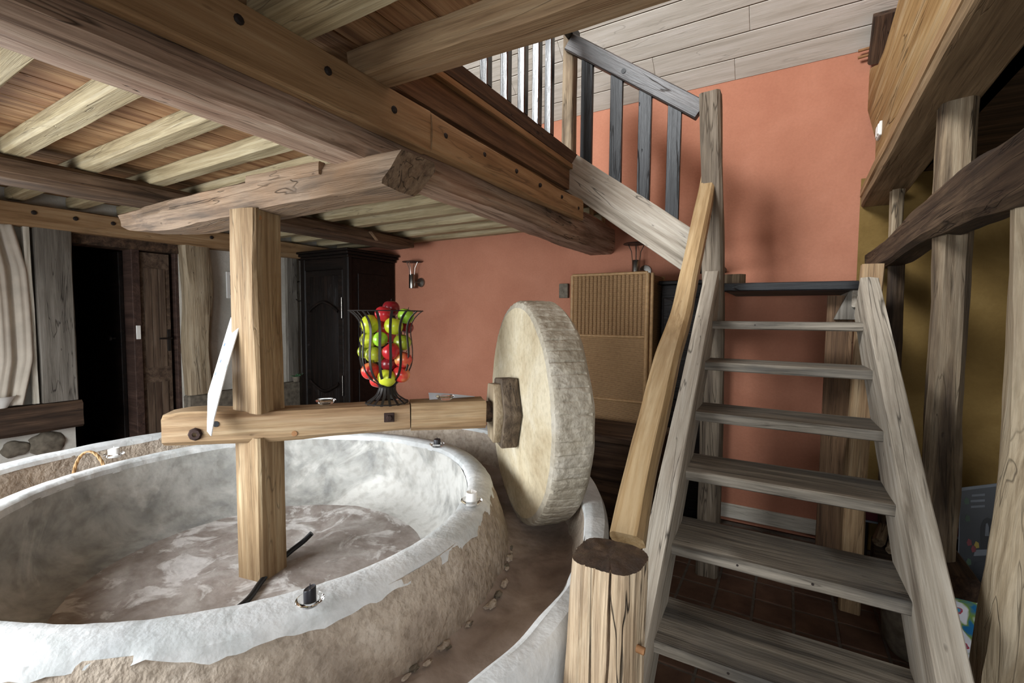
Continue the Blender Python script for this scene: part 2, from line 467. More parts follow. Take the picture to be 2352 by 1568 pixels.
# ------------------------------------------------------------------ room shell
XL, XR, YF, YB = -4.9, 2.2, -.85, 4.07
YA = -1.75                                  # front of the attic above
RX = 0.42                                   # stair-side timber frame
def wall(name, ax, lo, hi, u, z, holes, mat):
    """wall slab with rectangular openings: ax 'x' -> plane x in [lo,hi], u = y range"""
    us = sorted({u[0], u[1], *[a for h in holes for a in h[:2]]}); zs = sorted({z[0], z[1], *[a for h in holes for a in h[2:]]})
    bm = bmesh.new()
    for i in range(len(us) - 1):
        for j in range(len(zs) - 1):
            cu, cz = (us[i] + us[i+1]) / 2, (zs[j] + zs[j+1]) / 2
            if any(h[0] < cu < h[1] and h[2] < cz < h[3] for h in holes): continue
            a = (lo, us[i], zs[j]) if ax == 'x' else (us[i], lo, zs[j]); b = (hi, us[i+1], zs[j+1]) if ax == 'x' else (us[i+1], hi, zs[j+1])
            r = bmesh.ops.create_cube(bm, size=1)
            for v in r['verts']:
                v.co = Vector([a[k] + (v.co[k] + .5) * (b[k] - a[k]) for k in range(3)])
    me = bpy.data.meshes.new(name); bm.to_mesh(me); bm.free()
    return tag(link(name, me, mat), kind='structure')

floor = tag(box('floor', (-6.5, YF - .3, -.12), (XR + .3, YB + .3, -.012), MT['floor'], bev=0), kind='structure')
grout = box('grout_bed', (-.92, .72, -.012), (2.1, 4.06, -.004), MT['grout'], floor, bev=0)
tile_me = None
for i in range(15):
    for j in range(16):
        x = -.91 + i * .2; y = 4.0 - j * .2
        if x > 1.95: continue
        if tile_me is None:
            o = box('floor_tile', (x + .004, y - .196, -.02), (x + .196, y - .004, 0), MT['tile'], floor, bev=.006); tile_me = o.data
        else:
            link('floor_tile', tile_me, None, floor, Matrix.Translation((x + .1, y - .1, -.01 + random.Random(i * 31 + j).uniform(-.002, .001))))

wall_back = wall('wall_back', 'y', YB, YB + .25, (XL - .25, .75), (0, 3.62), [(.415, .75, 0, 2.62)], MT['orange'])
wall('wall_back_right', 'y', YB, YB + .25, (.415, XR + .25), (0, 2.75), [(.415, .75, 2.62, 2.75)], MT['ochre'])
# the windows of the room; daylight comes in here
wins = {'window_1': ('y', YF, -3.7, -1.8, .8, 2.05), 'window_2': ('x', XL, -.65, .65, .97, 2.13), 'window_3': ('y', YF, .05, .95, .9, 2.1), 'window_4': ('x', XR, 1.8, 2.6, 1.1, 1.9)}
wall('wall_front', 'y', YF - .25, YF, (XL - .25, XR + .25), (0, 2.75), [wins['window_1'][2:], wins['window_3'][2:]], MT['dull'])
wall('wall_left', 'x', XL - .2, XL, (YA, YB), (0, 6.4), [wins['window_2'][2:], (1.385, 2.16, 0, 2.25)], MT['white'])
wall('wall_right', 'x', XR, XR + .25, (YF, YB), (0, 2.75), [wins['window_4'][2:]], MT['ochre'])
wall('wall_right_upper', 'x', .60, .75, (YA, YB), (2.62, 6.4), [], MT['orange'])
for nm, (ax, pos, a0, a1, z0, z1) in wins.items():
    s = -1 if pos < 0 else 1
    p0, p1 = (pos + s * .08, pos + s * .13)
    def bb(n, u0, u1, zz0, zz1, m, par, q0=p0, q1=p1, bev=.004):
        lo = (min(q0, q1), u0, zz0) if ax == 'x' else (u0, min(q0, q1), zz0)
        hi = (max(q0, q1), u1, zz1) if ax == 'x' else (u1, max(q0, q1), zz1)
        return box(n, lo, hi, m, par, bev=bev)
    w = tag(bb(nm, a0, a1, z0, z0 + .05, WD['pale'], None), kind='structure')
    bb('window_frame', a0, a1, z1 - .05, z1, WD['pale'], w); bb('window_frame', a0, a0 + .05, z0, z1, WD['pale'], w); bb('window_frame', a1 - .05, a1, z0, z1, WD['pale'], w)
    bb('mullion', (a0 + a1) / 2 - .025, (a0 + a1) / 2 + .025, z0, z1, WD['pale'], w)
    bb('window_pane', a0 + .03, a1 - .03, z0 + .03, z1 - .03, MT['pane'], w, p1 + s * .06, p1 + s * .065, 0)

# attic roof: whitened boards on the far slope, plain slope with a skylight behind
SL = rad(40); SD = Vector((0, -math.cos(SL), math.sin(SL))); SN = Vector((0, -math.sin(SL), -math.cos(SL)))
B0 = Vector((0, 4.07, 3.487))
def slope_box(name, x0, x1, s0, s1, t0, t1, mat, parent=None, bev=.002):
    """box on the roof slope; s along slope, t depth away from the room; local X = board length"""
    Xv = Vector((1, 0, 0)); fr = Matrix((Xv, SD, Xv.cross(SD))).transposed().to_4x4()
    c = B0 + SD * ((s0 + s1) / 2) - SN * ((t0 + t1) / 2) + Xv * ((x0 + x1) / 2)
    fr.translation = c
    bm = bmesh.new(); bmesh.ops.create_cube(bm, size=1)
    for v in bm.verts: v.co = Vector((v.co.x * (x1 - x0), v.co.y * (s1 - s0), v.co.z * (t1 - t0)))
    if bev: bmesh.ops.bevel(bm, geom=bm.edges[:], offset=bev, segments=1, affect='EDGES')
    me = bpy.data.meshes.new(name); bm.to_mesh(me); bm.free(); finish(me, 30)
    return link(name, me, mat, parent, fr)
ceil = tag(slope_box('ceiling', XL - .2, .75, -.1, 4.25, .02, .12, MT['gap'], bev=0), kind='structure')
rr = random.Random(5)
BW = .163
for i in range(12):
    cuts = [XL, -3.3 + rr.uniform(-.5, .4), -1.5 + rr.uniform(-.9, .6), .60] if i % 2 else [XL, -2.4 + rr.uniform(-.5, .4), -.55 + rr.uniform(-.3, .3), .60]
    for a, b in zip(cuts, cuts[1:]):
        slope_box('ceiling_board', a + .001, b - .001, i * BW + .0035, (i + 1) * BW - .0035, 0, .02, WD['white'], ceil)
slope_box('ceiling_panel', XL, .60, 12 * BW, 4.25, 0, .02, WD['white'], ceil)
# rear slope (behind the viewer), opening for the skylight between y -1.55 .. -.35
rid = B0 + SD * 4.25
def rear(name, x0, x1, y0, y1, parent=None):
    z0 = rid.z - (rid.y - y0) * math.tan(SL); z1 = rid.z - (rid.y - y1) * math.tan(SL)
    vs = [(x0, y0, z0), (x1, y0, z0), (x1, y1, z1), (x0, y1, z1)]
    vs += [(x, y, z + .1) for x, y, z in vs]
    me = mesh(name, vs, [(0, 1, 2, 3), (7, 6, 5, 4), (0, 4, 5, 1), (1, 5, 6, 2), (2, 6, 7, 3), (3, 7, 4, 0)], smooth=False)
    return link(name, me, WD['white'], parent)
cr = tag(rear('ceiling', XL - .2, .75, -.25, rid.y + .02), kind='structure')
rear('ceiling_panel', XL - .2, .75, YA - .3, -1.5, cr); rear('ceiling_panel', XL - .2, -3.1, -1.5, -.25, cr); rear('ceiling_panel', -1.3, .75, -1.5, -.25, cr)
wall('wall_gable_front', 'y', YA - .25, YA, (XL - .25, .75), (2.5, 4.3), [], MT['white'])

# boards of the upper floor seen from below, and over the right-hand bay
ZC = 2.55
cl = tag(box('ceiling', (XL, YA, ZC + .03), (-1.42, YB, ZC + .10), WD['dark'], bev=0), kind='structure')
rr = random.Random(8)
x = XL
while x < -1.47:
    w = min(rr.uniform(.13, .19), -1.42 - x)
    cut = rr.uniform(.2, 2.6)
    for a, b in ((YF, cut), (cut, YB)):
        timber('floorboard', [(x + w/2, a + .002, ZC + .015), (x + w/2, b - .002, ZC + .015)], w - .004, .03, WD['boards'], cl, wob=.001, seg=2, fine=0)
    x += w
cl2 = tag(box('ceiling', (-1.42, YA, ZC + .03), (.60, 1.26, ZC + .10), WD['dark'], bev=0), kind='structure')
while x < .58:
    w = rr.uniform(.14, .2)
    timber('floorboard', [(x + w/2, YF + .002, ZC + .015), (x + w/2, 1.255, ZC + .015)], w - .004, .03, WD['boards'], cl2, wob=.001, seg=2, fine=0)
    x += w
tag(box('ceiling', (.60, YF, 2.62), (XR, YB, 2.72), WD['dark'], bev=0), kind='structure')
bb = tag(box('baseboard_back', (-.9, YB - .02, .03), (.41, YB, .145), WD['pale'], bev=.004), kind='structure')

# hall behind the left wall doorway, gloom put into its dark walls
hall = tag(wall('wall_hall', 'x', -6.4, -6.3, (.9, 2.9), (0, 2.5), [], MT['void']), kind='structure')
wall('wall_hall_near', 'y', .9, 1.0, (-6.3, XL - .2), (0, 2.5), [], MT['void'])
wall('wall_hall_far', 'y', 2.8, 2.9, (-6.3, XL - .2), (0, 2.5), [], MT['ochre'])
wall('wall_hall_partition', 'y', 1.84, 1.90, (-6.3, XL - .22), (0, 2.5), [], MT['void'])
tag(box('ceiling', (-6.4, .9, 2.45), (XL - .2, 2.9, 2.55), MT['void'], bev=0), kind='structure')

# ------------------------------------------------------------------ ceiling timbers
ORD = ['first', 'second', 'third', 'fourth', 'fifth', 'sixth', 'seventh', 'eighth', 'ninth', 'tenth', 'eleventh', 'twelfth']
JY = [.50, .795, 1.10, 1.43, 1.75, 2.07, 2.39, 2.71, 3.03, 3.35, 3.68, 3.97]
for i, y in enumerate(JY):
    o = timber('ceiling_joist', [(XL + .02, y, 2.507), (-1.42, y, 2.507)], .098, .085, WD['joist'], wob=.006, cham=.14)
    lab = 'pale ceiling joist crossing above the big girder, %s one counted back from the viewer' % ORD[i] if i < 11 else 'pale ceiling joist lying closest to the terracotta back wall'
    tag(o, lab, 'joist', 'pale ceiling joists')
# big girder on the bolster
o = timber('girder', [(-1.41, YF + .05, 2.345), (-1.415, 1.0, 2.345), (-1.43, 2.2, 2.335), (-1.46, 3.55, 2.325), (-1.47, 4.06, 2.325)], [.22, .22, .22, .24, .25], [.25, .25, .25, .25, .25], WD['girder'], wob=.016, cham=.13, fine=.004)
tag(o, 'big weathered pinkish brown girder with a long split, running above the bolster', 'beam')
# pegged planks fixed along the girder
def pegs(parent, pix, plane, val, r, mat, normal, name='peg'):
    for (px, py) in pix:
        c = at(px, py, plane, val)
        lathe(name, [(0, .008), (r * .6, .008), (r, .003), (r, -.03), (0, -.03)], c, mat, parent, n=10, axis=normal)
p1 = timber('pegged_plank', [(-1.275, YF + .03, 2.383), (-1.275, 1.463, 2.381)], .05, .158, WD['plank'], wob=.004, cham=.08)
tag(p1, 'tan pegged plank along the girder, nearer length up to the joint', 'plank')
pegs(p1, [(548, 45), (753, 163), (905, 252)], 'x', -1.25, .0135, MT['peg'], (1, 0, 0))
p2 = timber('pegged_plank', [(-1.272, 1.466, 2.380), (-1.272, 2.2, 2.376), (-1.27, 3.06, 2.382)], .056, [.155, .148, .135], WD['plank'], wob=.014, cham=.2)
tag(p2, 'tan pegged plank along the girder, farther length with a wavy upper edge', 'plank')
pegs(p2, [(1023, 312), (1112, 355), (1186, 393), (1241, 425), (1290, 452), (1328, 478)], 'x', -1.243, .012, MT['peg'], (1, 0, 0))
# wall beam between girder and left wall, with a short bracket near its far end
o = timber('wall_beam', [(-3.62, YF + .05, 2.405), (-3.62, 1.5, 2.405), (-3.60, 3.72, 2.41)], .30, [.12, .115, .11], WD['beam2'], wob=.016, cham=.22, fine=.004)
tag(o, 'dark brown beam parallel to the girder, nearer the left wall', 'beam')
o = timber('bracket', [(-3.43, 3.18, 2.40), (-3.43, 3.72, 2.395)], .04, .075, WD['fascia'], wob=.004, skew=(-1.2, 0))
tag(o, 'short brown block fixed to the far end of the dark wall beam', 'bracket')
# bolster carried by the mill post
o = timber('bolster', [(-3.36, 1.285, 2.185), (-2.9, 1.285, 2.17), (-2.2, 1.285, 2.175), (-1.7, 1.285, 2.168), (-1.20, 1.285, 2.160)], [.2, .21, .21, .21, .2], [.10, .15, .145, .125, .105], WD['bolster'], wob=.018, cham=.16, skew=(-.8, .9), fine=.006)
tag(o, 'thick rough-hewn bolster with slanted ends lying on top of the mill post', 'beam')
o = timber('wedge', [(-2.05, 1.19, 2.225), (-1.56, 1.19, 2.21)], .03, .05, WD['bolster'], wob=.006)
tag(o, 'small wedge on the bolster just under the girder', 'wedge')
# plate on the left wall
o = timber('wall_plate', [(-4.84, YF + .05, 2.355), (-4.84, 4.05, 2.365)], .13, .165, WD['plank'], wob=.006, cham=.08)
tag(o, 'light brown pegged plate along the top of the left wall', 'beam')
pegs(o, [(78, 488), (174, 502), (260, 513), (415, 535), (486, 545)], 'x', -4.772, .016, MT['peg'], (1, 0, 0))
# beams right of the girder
o = timber('tie_beam', [(-1.33, .85, 2.505), (.58, .86, 2.505)], .145, .09, WD['joist'], wob=.008, cham=.1)
tag(o, 'pale joist end right of the girder at the top edge', 'joist')
o = timber('tie_beam', [(-1.33, 1.185, 2.508), (-.6, 1.205, 2.508), (.43, 1.235, 2.512)], [.125, .125, .12], [.096, .1, .1], WD['axle'], wob=.01, cham=.1, fine=.003)
tag(o, 'tan tie beam with dark stains spanning in front of the gallery rail', 'beam')
# gallery edge boards over the stairwell
o = timber('fascia_board', [(-1.40, 1.27, 2.635), (-1.40, 3.26, 2.635)], .03, .145, WD['fascia'], wob=.002, cham=.06)
tag(o, 'wide brown fascia board under the gallery edge', 'board')
o = timber('fascia_board', [(-1.385, 1.27, 2.722), (-1.385, 3.28, 2.722)], .05, .036, WD['plank'], wob=.002, cham=.1)
tag(o, 'narrow light tan floor edge between fascia and dark gallery sill', 'board')

# gallery balustrade
gal = thing('gallery_balustrade', (-1.39, 2.3, 2.74), 'dark wooden balustrade along the upper gallery edge', 'balustrade')
timber('sill', [(-1.40, 1.27, 2.79), (-1.40, 3.26, 2.79)], .07, .10, WD['dark'], gal, wob=.004)
timber('rail', [(-1.40, 1.27, 3.68), (-1.40, 3.26, 3.68)], .06, .08, WD['black'], gal, wob=.002)
for px in (1127, 1172, 1210, 1242, 1270):
    y = at(px, 250, 'x', -1.375)[1]
    timber('baluster', [(-1.392, y - .02, 2.84), (-1.392, y - .02, 3.64)], .05, .05, WD['gloss'], gal, up=(1, 0, 0), wob=.001, seg=.3)
    y += .0
for k in (1, 2, 3): timber('baluster', [(-1.392, 1.79 - k * .17, 2.84), (-1.392, 1.79 - k * .17, 3.64)], .05, .05, WD['gloss'], gal, up=(1, 0, 0), wob=.001, seg=.3)
timber('newel_post', [(-1.425, 3.215, 2.58), (-1.425, 3.215, 3.72)], .085, .085, WD['frame'], gal, up=(1, 0, 0), wob=.006)

# ------------------------------------------------------------------ staircase
W0 = .67
TR = [(2.541, -.471, .529, -1.225), (2.924, -.478, .522, -.93), (3.323, -.495, .505, -.644), (3.714, -.506, .494, -.336), (4.135, -.513, .487, -.035)]
TR = [(a * W0, b * W0, c * W0, 1.65 + d * W0) for a, b, c, d in TR]
g0, r0 = .262, .196
low = []
for k in (1, 2, 3):
    low.append((TR[0][0] - k * g0 * 1.02, TR[0][1] + .004 * k, TR[0][2] + .004 * k, TR[0][3] - k * r0))
TR = low[::-1] + TR
st = thing('staircase', (0, 1.9, 0), 'steep open wooden staircase with weathered grey treads and honey handrail', 'staircase')
for k, (y, a, b, z) in enumerate(TR):
    rk = random.Random(k + 3)
    o = timber('tread', [(a - .03, y + .135, z - .02), (b + .02, y + .135 + rk.uniform(-.004, .004), z - .021)], .27, .042, WD['tread'], st, wob=.006, cham=.12, fine=.003)
    if k >= 2:
        for q in (.3, .62):
            lathe('nail', [(0, .002), (.004, .002), (.005, -.01), (0, -.01)], (a + (b - a) * q, y + .002, z - .018), MT['peg'], o, n=8, axis=(0, -1, 0))
# landing and its dark nosing
timber('landing', [(-.345, 3.205, 1.835), (.335, 3.205, 1.83)], .09, .05, WD['black'], st, wob=.003)
for k in range(4):
    timber('landing_board', [(-.345, 3.36 + k * .2, 1.832), (.40, 3.36 + k * .2, 1.832)], .195, .04, WD['tread'], st, wob=.002)
timber('landing_joist', [(.34, 3.24, 1.76), (.34, 4.05, 1.76)], .05, .10, WD['stringer'], st)
# stringers
def strg(x0, x1, mat, off, hgt, w, y0, y1):
    sl = .744; yn, zn = TR[3][0], TR[3][3]
    pts = []
    for q in np.linspace(0, 1, 5):
        y = y0 + (y1 - y0) * q
        pts.append((x0 + (x1 - x0) * q, y, zn + (y - yn) * sl + off))
    return timber('stringer', pts, w, hgt, mat, st, wob=.006, cham=.05, fine=.002)
strg(-.345, -.398, WD['stringer'], -.03, .22, .075, .70, 3.10)
strg(.402, .352, WD['stringer'], -.05, .24, .075, .70, 3.02)
# corner newel, right landing post, boards behind it
timber('newel_post', [(-.385, 3.15, 0), (-.385, 3.15, .9), (-.40, 3.15, 1.85), (-.452, 3.15, 3.02)], [.13, .13, .12, .12], [.12, .12, .11, .11], WD['unewel'], st, up=(0, -1, 0), wob=.008, cham=.14)
timber('landing_post', [(.36, 3.17, 0), (.365, 3.17, 1.0), (.392, 3.17, 1.94)], .10, .09, WD['axle'], st, up=(0, -1, 0), wob=.006)
timber('landing_post', [(.265, 3.33, 0), (.27, 3.33, 1.78)], .13, .05, WD['fascia'], st, up=(0, -1, 0), wob=.004)
slab('bracket', [(.345, 3.26, 1.80), (.345, 3.26, 1.64), (.235, 3.26, 1.64), (.30, 3.26, 1.80)], (0, -1, 0), .04, WD['greypost'], st)
timber('landing_block', [(-.31, 3.40, 1.855), (-.31, 3.40, 1.93)], .14, .09, WD['frame'], st, up=(0, -1, 0), cham=.35)
# bottom newel
def newel():
    vs = []; fs = []; NA, NZ = 256, 90; H = 1.052
    crk = [(-1.22, .022, .10), (-2.05, .006, .0), (-1.7, .005, .4)]
    for j in range(NZ + 6):
        q = min(j / NZ, 1.0); z = q * H; top = max(0, j - NZ) / 5.0
        wx = .0925 - .012 * max(0, q - .6) - .004 * math.sin(q * 9); wy = .085 - .008 * max(0, q - .6)
        cx = -.372 + .012 * max(0, q - .65) / .35; 
        for i in range(NA):
            a = 2 * math.pi * i / NA; ca, sa = math.cos(a), math.sin(a)
            r = (abs(ca / wx) ** 3.4 + abs(sa / wy) ** 3.4) ** (-1 / 3.4)
            n1 = noise.noise(Vector((ca * 2.2, sa * 2.2, z * 2.6))); n2 = noise.noise(Vector((ca * 16, sa * 16, z * 2.2 + 9))); n3 = noise.noise(Vector((ca * 34, sa * 34, z * 5)))
            r *= 1 + .06 * n1 + .022 * n2 + .010 * n3
            if q > .93: r *= 1 - .35 * (q - .93)
            for ac, dep, zz in crk:
                if q > zz:
                    d = (a - (ac % (2 * math.pi)) + .12 * noise.noise(Vector((z * 4, ac * 5, 0))) + math.pi) % (2 * math.pi) - math.pi
                    r -= dep * math.exp(-(d / .022) ** 2) * min(1, (q - zz) * 6)
            zz_ = z
            if top > 0: r *= (1 - top); zz_ = H + .004 * (1 - (1 - top) ** 2) + .006 * noise.noise(Vector((ca * r * 30, sa * r * 30, 3)))
            vs.append((zz_, cx + r * ca, 1.10 + r * sa))
    for j in range(NZ + 5):
        for i in range(NA):
            k = (i + 1) % NA
            fs.append((j*NA + i, j*NA + k, (j+1)*NA + k, (j+1)*NA + i))
    # local X is the vertical grain
    fr = Matrix(((0, 1, 0, 0), (0, 0, 1, 0), (1, 0, 0, 0), (0, 0, 0, 1)))
    side = [f for n_, f in enumerate(fs) if n_ < NZ * NA]; cap = [tuple(v - NZ * NA for v in f) for n_, f in enumerate(fs) if n_ >= NZ * NA]
    o = link('newel_post', mesh('newel_post', vs[:(NZ + 1) * NA], side, 60), WD['newel'], st, fr)
    link('newel_end', mesh('newel_end', vs[NZ * NA:], cap, 60), WD['newel_top'], o, fr.copy())
    return o
nw = newel()
tube('peg', [(-.29, 1.07, .86), (-.262, 1.07, .858)], .009, MT['peg2'], nw)
# handrail: curved hewn rail between the newels
hr = [(1638, 352, -.455), (1622, 450, -.448), (1602, 545, -.44), (1582, 640, -.43), (1565, 720, -.424), (1532, 830, -.418), (1508, 930, -.412), (1484, 1030, -.408), (1464, 1120, -.404), (1448, 1200, -.40), (1440, 1240, -.398)]
hp = [at(px, py, 'x', X) for px, py, X in hr][::-1]
timber('handrail', hp, [.105, .105, .10, .10, .098, .095, .09, .088, .09, .088, .08], [.085] * 11, WD['rail'], st, wob=.006, cham=.2, seg=.04)
# upper flight rising left along the back wall
up0, up1 = Vector((-.50, 3.17, 2.03)), Vector((-1.40, 3.17, 2.70))
timber('stringer', [up0, up1], .06, .245, WD['stringer'], st, wob=.004, cham=.06)
for k in range(5):
    x = -.42 - k * .2; z = 2.035 + k * .149
    box('upper_tread', (x - .21, 3.215, z - .035), (x, 4.05, z), WD['tread'], st)
timber('upper_rail', [(-.505, 3.155, 2.935), (-1.40, 3.155, 3.60)], .055, .115, WD['bpaint'], st, wob=.002, cham=.14)
for (xa, ya, xb, yb) in ((1354, 165, 1340, 395), (1416, 190, 1412, 440), (1480, 230, 1478, 480), (1546, 265, 1545, 525)):
    a = at(xa, ya, 'y', 3.16); b = at(xb, yb, 'y', 3.16)
    x = (a.x + b.x) / 2
    zt = 2.935 + (-.505 - x) * .743; zb = 2.03 + (-.5 - x) * .744
    timber('baluster', [(x, 3.165, zb + .12), (x + .004, 3.160, zt - .02)], .085, .03, WD['black'], st, up=(0, -1, 0), wob=.001, seg=.3, cham=.08)

hc_ = at(1432, 163, 'y', 3.127)
lathe('rail_hole_shade', [(0, .003), (.016, .003), (.016, -.01)], hc_, MT['black'], st, n=16, axis=(0, -1, 0))  # black disc on the rail, painting the shade inside the hole

# ------------------------------------------------------------------ timber frame on the right
o = timber('frame_beam', [(.52, 4.05, 2.475), (.52, 1.2, 2.60), (.53, YF + .05, 2.62)], .20, .115, WD['rbeam'], wob=.006, cham=.08)
tag(o, 'broad tan beam running toward the viewer above the right timber frame', 'beam')
o = timber('frame_beam', [(.455, 4.05, 2.515), (.455, 1.2, 2.64), (.455, YF + .05, 2.68)], .085, .075, WD['plank'], wob=.005, cham=.16)
tag(o, 'thin light board along the edge of the upper right beam', 'board')
SX = .432
outl = [(1988, 472), (2008, 400), (2010, 330), (1992, 260), (1988, 190), (1995, 155), (2014, 148), (2030, 110), (2045, 60), (2062, 0)]
pl = [at(px, py, 'x', SX) for px, py in outl]
pl[0].z = 2.47
top = [Vector((SX, .6, 3.75)), Vector((SX, .6, 2.62))]
o = slab('hewn_slab', pl + top, (-1, 0, 0), .14, WD['slab'], grain=(0, -1, .06), bev=.02)
tag(o, 'yellowish hewn timber slab with wavy edge beside the terracotta wall', 'beam')
a = at(2018, 40, 'x', .44); b = at(2005, 140, 'x', .44)
o = timber('roof_stub', [(.475, a.y, a.z + .02), (.475, b.y + .02, b.z)], .12, .09, WD['dark'], wob=.006)
tag(o, 'short dark rafter stub between the white ceiling and the yellow slab', 'beam')
for dz in (0, -.045):
    tube('peg', [(.36, b.y + .03, b.z + .10 + dz), (.43, b.y + .03, b.z + .105 + dz)], .010, MT['peg2'], o)
sw = thing('wall_switch', at(2020, 300, 'x', SX), 'small white double switch on the yellow slab', 'switch')
c = at(2022, 300, 'x', SX)
box('plate', (SX - .012, c.y - .055, c.z - .04), (SX + .01, c.y + .055, c.z + .04), MT['plastic'], sw)
box('rocker', (SX - .018, c.y - .045, c.z - .03), (SX - .008, c.y - .003, c.z + .03), MT['plastic'], sw)
box('rocker', (SX - .018, c.y + .003, c.z - .03), (SX - .008, c.y + .045, c.z + .03), MT['plastic'], sw)
# curved middle rail
bp = [(2012, 598), (2070, 570), (2130, 520), (2210, 470), (2290, 425), (2352, 400)]
pts = [at(px, py, 'x', .52) for px, py in bp]
pts.append(pts[-1] + Vector((0, -1.2, .06)))
o = timber('frame_rail', pts, .12, [.12, .155, .17, .175, .18, .18, .18], WD['brace'], wob=.012, cham=.16, fine=.004)
tag(o, 'dark curved timber rail reaching from the stair landing toward the viewer', 'beam')
def fpost(name, y, x, w, d, z0, z1, mat, label, lean=0):
    o = timber(name, [(x, y, z0), (x + lean * .5, y, (z0 + z1) / 2), (x + lean, y, z1)], w, d, mat, up=(0, -1, 0), wob=.014, cham=.2, fine=.004)
    return tag(o, label, 'post')
fpost('frame_post', 2.44, .545, .105, .11, .70, 1.99, WD['frame'], 'stained post under the dark curved rail, right of the stairs')
fpost('frame_post', 2.50, .55, .11, .10, 2.03, 2.56, WD['frame'], 'short post between dark curved rail and upper right beam', )
fpost('frame_post', 3.50, .56, .07, .08, .0, 2.0, WD['brace'], 'dark leaning thin post just behind the right stair stringer', -.02)
fpost('frame_post', 3.62, .55, .06, .07, 2.08, 2.42, WD['frame'], 'small brown upright above the dark rail beside the ochre wall')
rp = [(2330, 478), (2325, 700), (2318, 900), (2330, 1050), (2320, 1200), (2300, 1350), (2285, 1568)]
pts = [at(px, py, 'x', .545) for px, py in rp]
ym = 1.72
pts = [Vector((.56 + .006 * i + .02 * math.sin(i), ym + .03 * math.sin(i * 1.3) + .012 * i, 1.98 - i * .28)) for i in range(7)]
pts.append(Vector((.60, ym + .1, 0)))
o = timber('frame_post', pts, .13, [.12, .12, .13, .13, .14, .15, .16, .17], WD['frame2'], up=(0, -1, 0), wob=.02, cham=.22, fine=.004)
tag(o, 'pale bulging post at the right edge of the view', 'post')
o = timber('frame_sill', [(.60, 3.4, .645), (.60, 2.28, .655)], .09, .085, WD['dark'], wob=.01, cham=.15)
tag(o, 'low dark rail carrying the stained post', 'beam')

# ------------------------------------------------------------------ cider mill
MC = Vector((-2.08, 1.23, 0))
AZ = rad(46.3)
AT = Vector((math.cos(AZ), math.sin(AZ), 0)); AN = Vector((math.sin(AZ), -math.cos(AZ), 0))
def nz(t, r, z, f, o=0.0):
    return noise.noise(Vector((math.cos(t) * r * f + o, math.sin(t) * r * f, z * f - o)))
def wavy(t, r):   # slow unevenness of the hand-cut rings
    return .014 * nz(t, 1.0, 0, .9, 3.0)
bas = thing('mill_basin', (MC.x, MC.y, 0), 'round whitewashed stone basin around the mill post', 'basin')
NB = 360
def d_out(t, r, z, i):
    k = 1.0 if 0 < i < 13 else .0
    return (wavy(t, r) + k * (.007 * nz(t, r, z, 7) + .005 * nz(t, r, z, 24, 4) + .004 * nz(t, r, z, 48, 9)), .012 * nz(t, 1, 0, 2.2, 8) if i >= 12 else 0)
pr = [(1.165 - .09 * (q ** 1.6), .50 + .32 * q) for q in np.linspace(0, 1, 14)]
lathe('outer_face', pr, (MC.x, MC.y, 0), MT['rough'], bas, n=NB, disp=d_out)
RIMZ = lambda t: .014 * nz(t, 1, 0, 1.3, 2)
def d_rim(t, r, z, i):
    jag = .008 * nz(t, 1, 0, 14, 1) + .012 * nz(t, 1, 0, 4, 6) if i in (0, 1) else 0
    ins = .006 * nz(t, 1, 0, 16, 3) if i >= 5 else 0
    return (wavy(t, r) + jag + ins, RIMZ(t) + .0015 * nz(t, r, z, 14) + (.02 * nz(t, 1, 0, 9, 5) + .014 * nz(t, 1, 0, 23, 2) if i == 0 else 0))
lathe('rim', [(1.088, .795), (1.078, .822), (1.06, .838), (1.03, .846), (1.00, .85), (.975, .848), (.963, .838), (.958, .81)], (MC.x, MC.y, 0), MT['rim'], bas, n=NB, disp=d_rim)
def d_in(t, r, z, i):
    return (wavy(t, r) + .006 * nz(t, r, z, 5), RIMZ(t) if i == 0 else 0)
lathe('inner_face', [(.958, .815), (.955, .76), (.95, .70), (.945, .64), (.935, .58), (.915, .53), (.875, .49), (.80, .462), (.74, .452)], (MC.x, MC.y, 0), MT['basin'], bas, n=NB // 2, disp=d_in)
lathe('basin_floor', [(.76, .452), (.6, .447), (.4, .443), (.2, .441), (0, .44)], (MC.x, MC.y, 0), MT['bfloor'], bas, n=96, disp=lambda t, r, z, i: (0, .004 * nz(t, r, z, 7)) if r > 0 else (0, 0))
tr = thing('mill_trough', (MC.x, MC.y, 0), 'circular stone apple trough ringing the basin', 'trough')
lathe('trough_floor', [(1.12, .60), (1.17, .575), (1.25, .562), (1.34, .565), (1.42, .58), (1.455, .61)], (MC.x, MC.y, 0), MT['trough'], tr, n=NB, disp=lambda t, r, z, i: (0, .006 * nz(t, r, z, 8) + .004 * nz(t, r, z, 20, 5)))
def d_ring(t, r, z, i):
    k = 1.0 if i < 6 else .2
    return (wavy(t, r) * 1.2 + k * (.008 * nz(t, r, z, 10) + .006 * nz(t, r, z, 24, 3)), .01 * nz(t, 1, 0, 1.8, 5) if i > 5 else 0)
DIPZ = lambda t: -.055 * max(0.0, math.cos(t + .35)) ** 1.5
lathe('ring_inner_face', [(1.44, .585), (1.458, .62), (1.468, .66), (1.476, .70), (1.484, .75), (1.492, .80), (1.50, .828)], (MC.x, MC.y, 0), MT['rough'], tr, n=NB, disp=lambda t, r, z, i: (d_ring(t, r, z, i)[0], d_ring(t, r, z, i)[1] + DIPZ(t) * (z - .585) / .25))
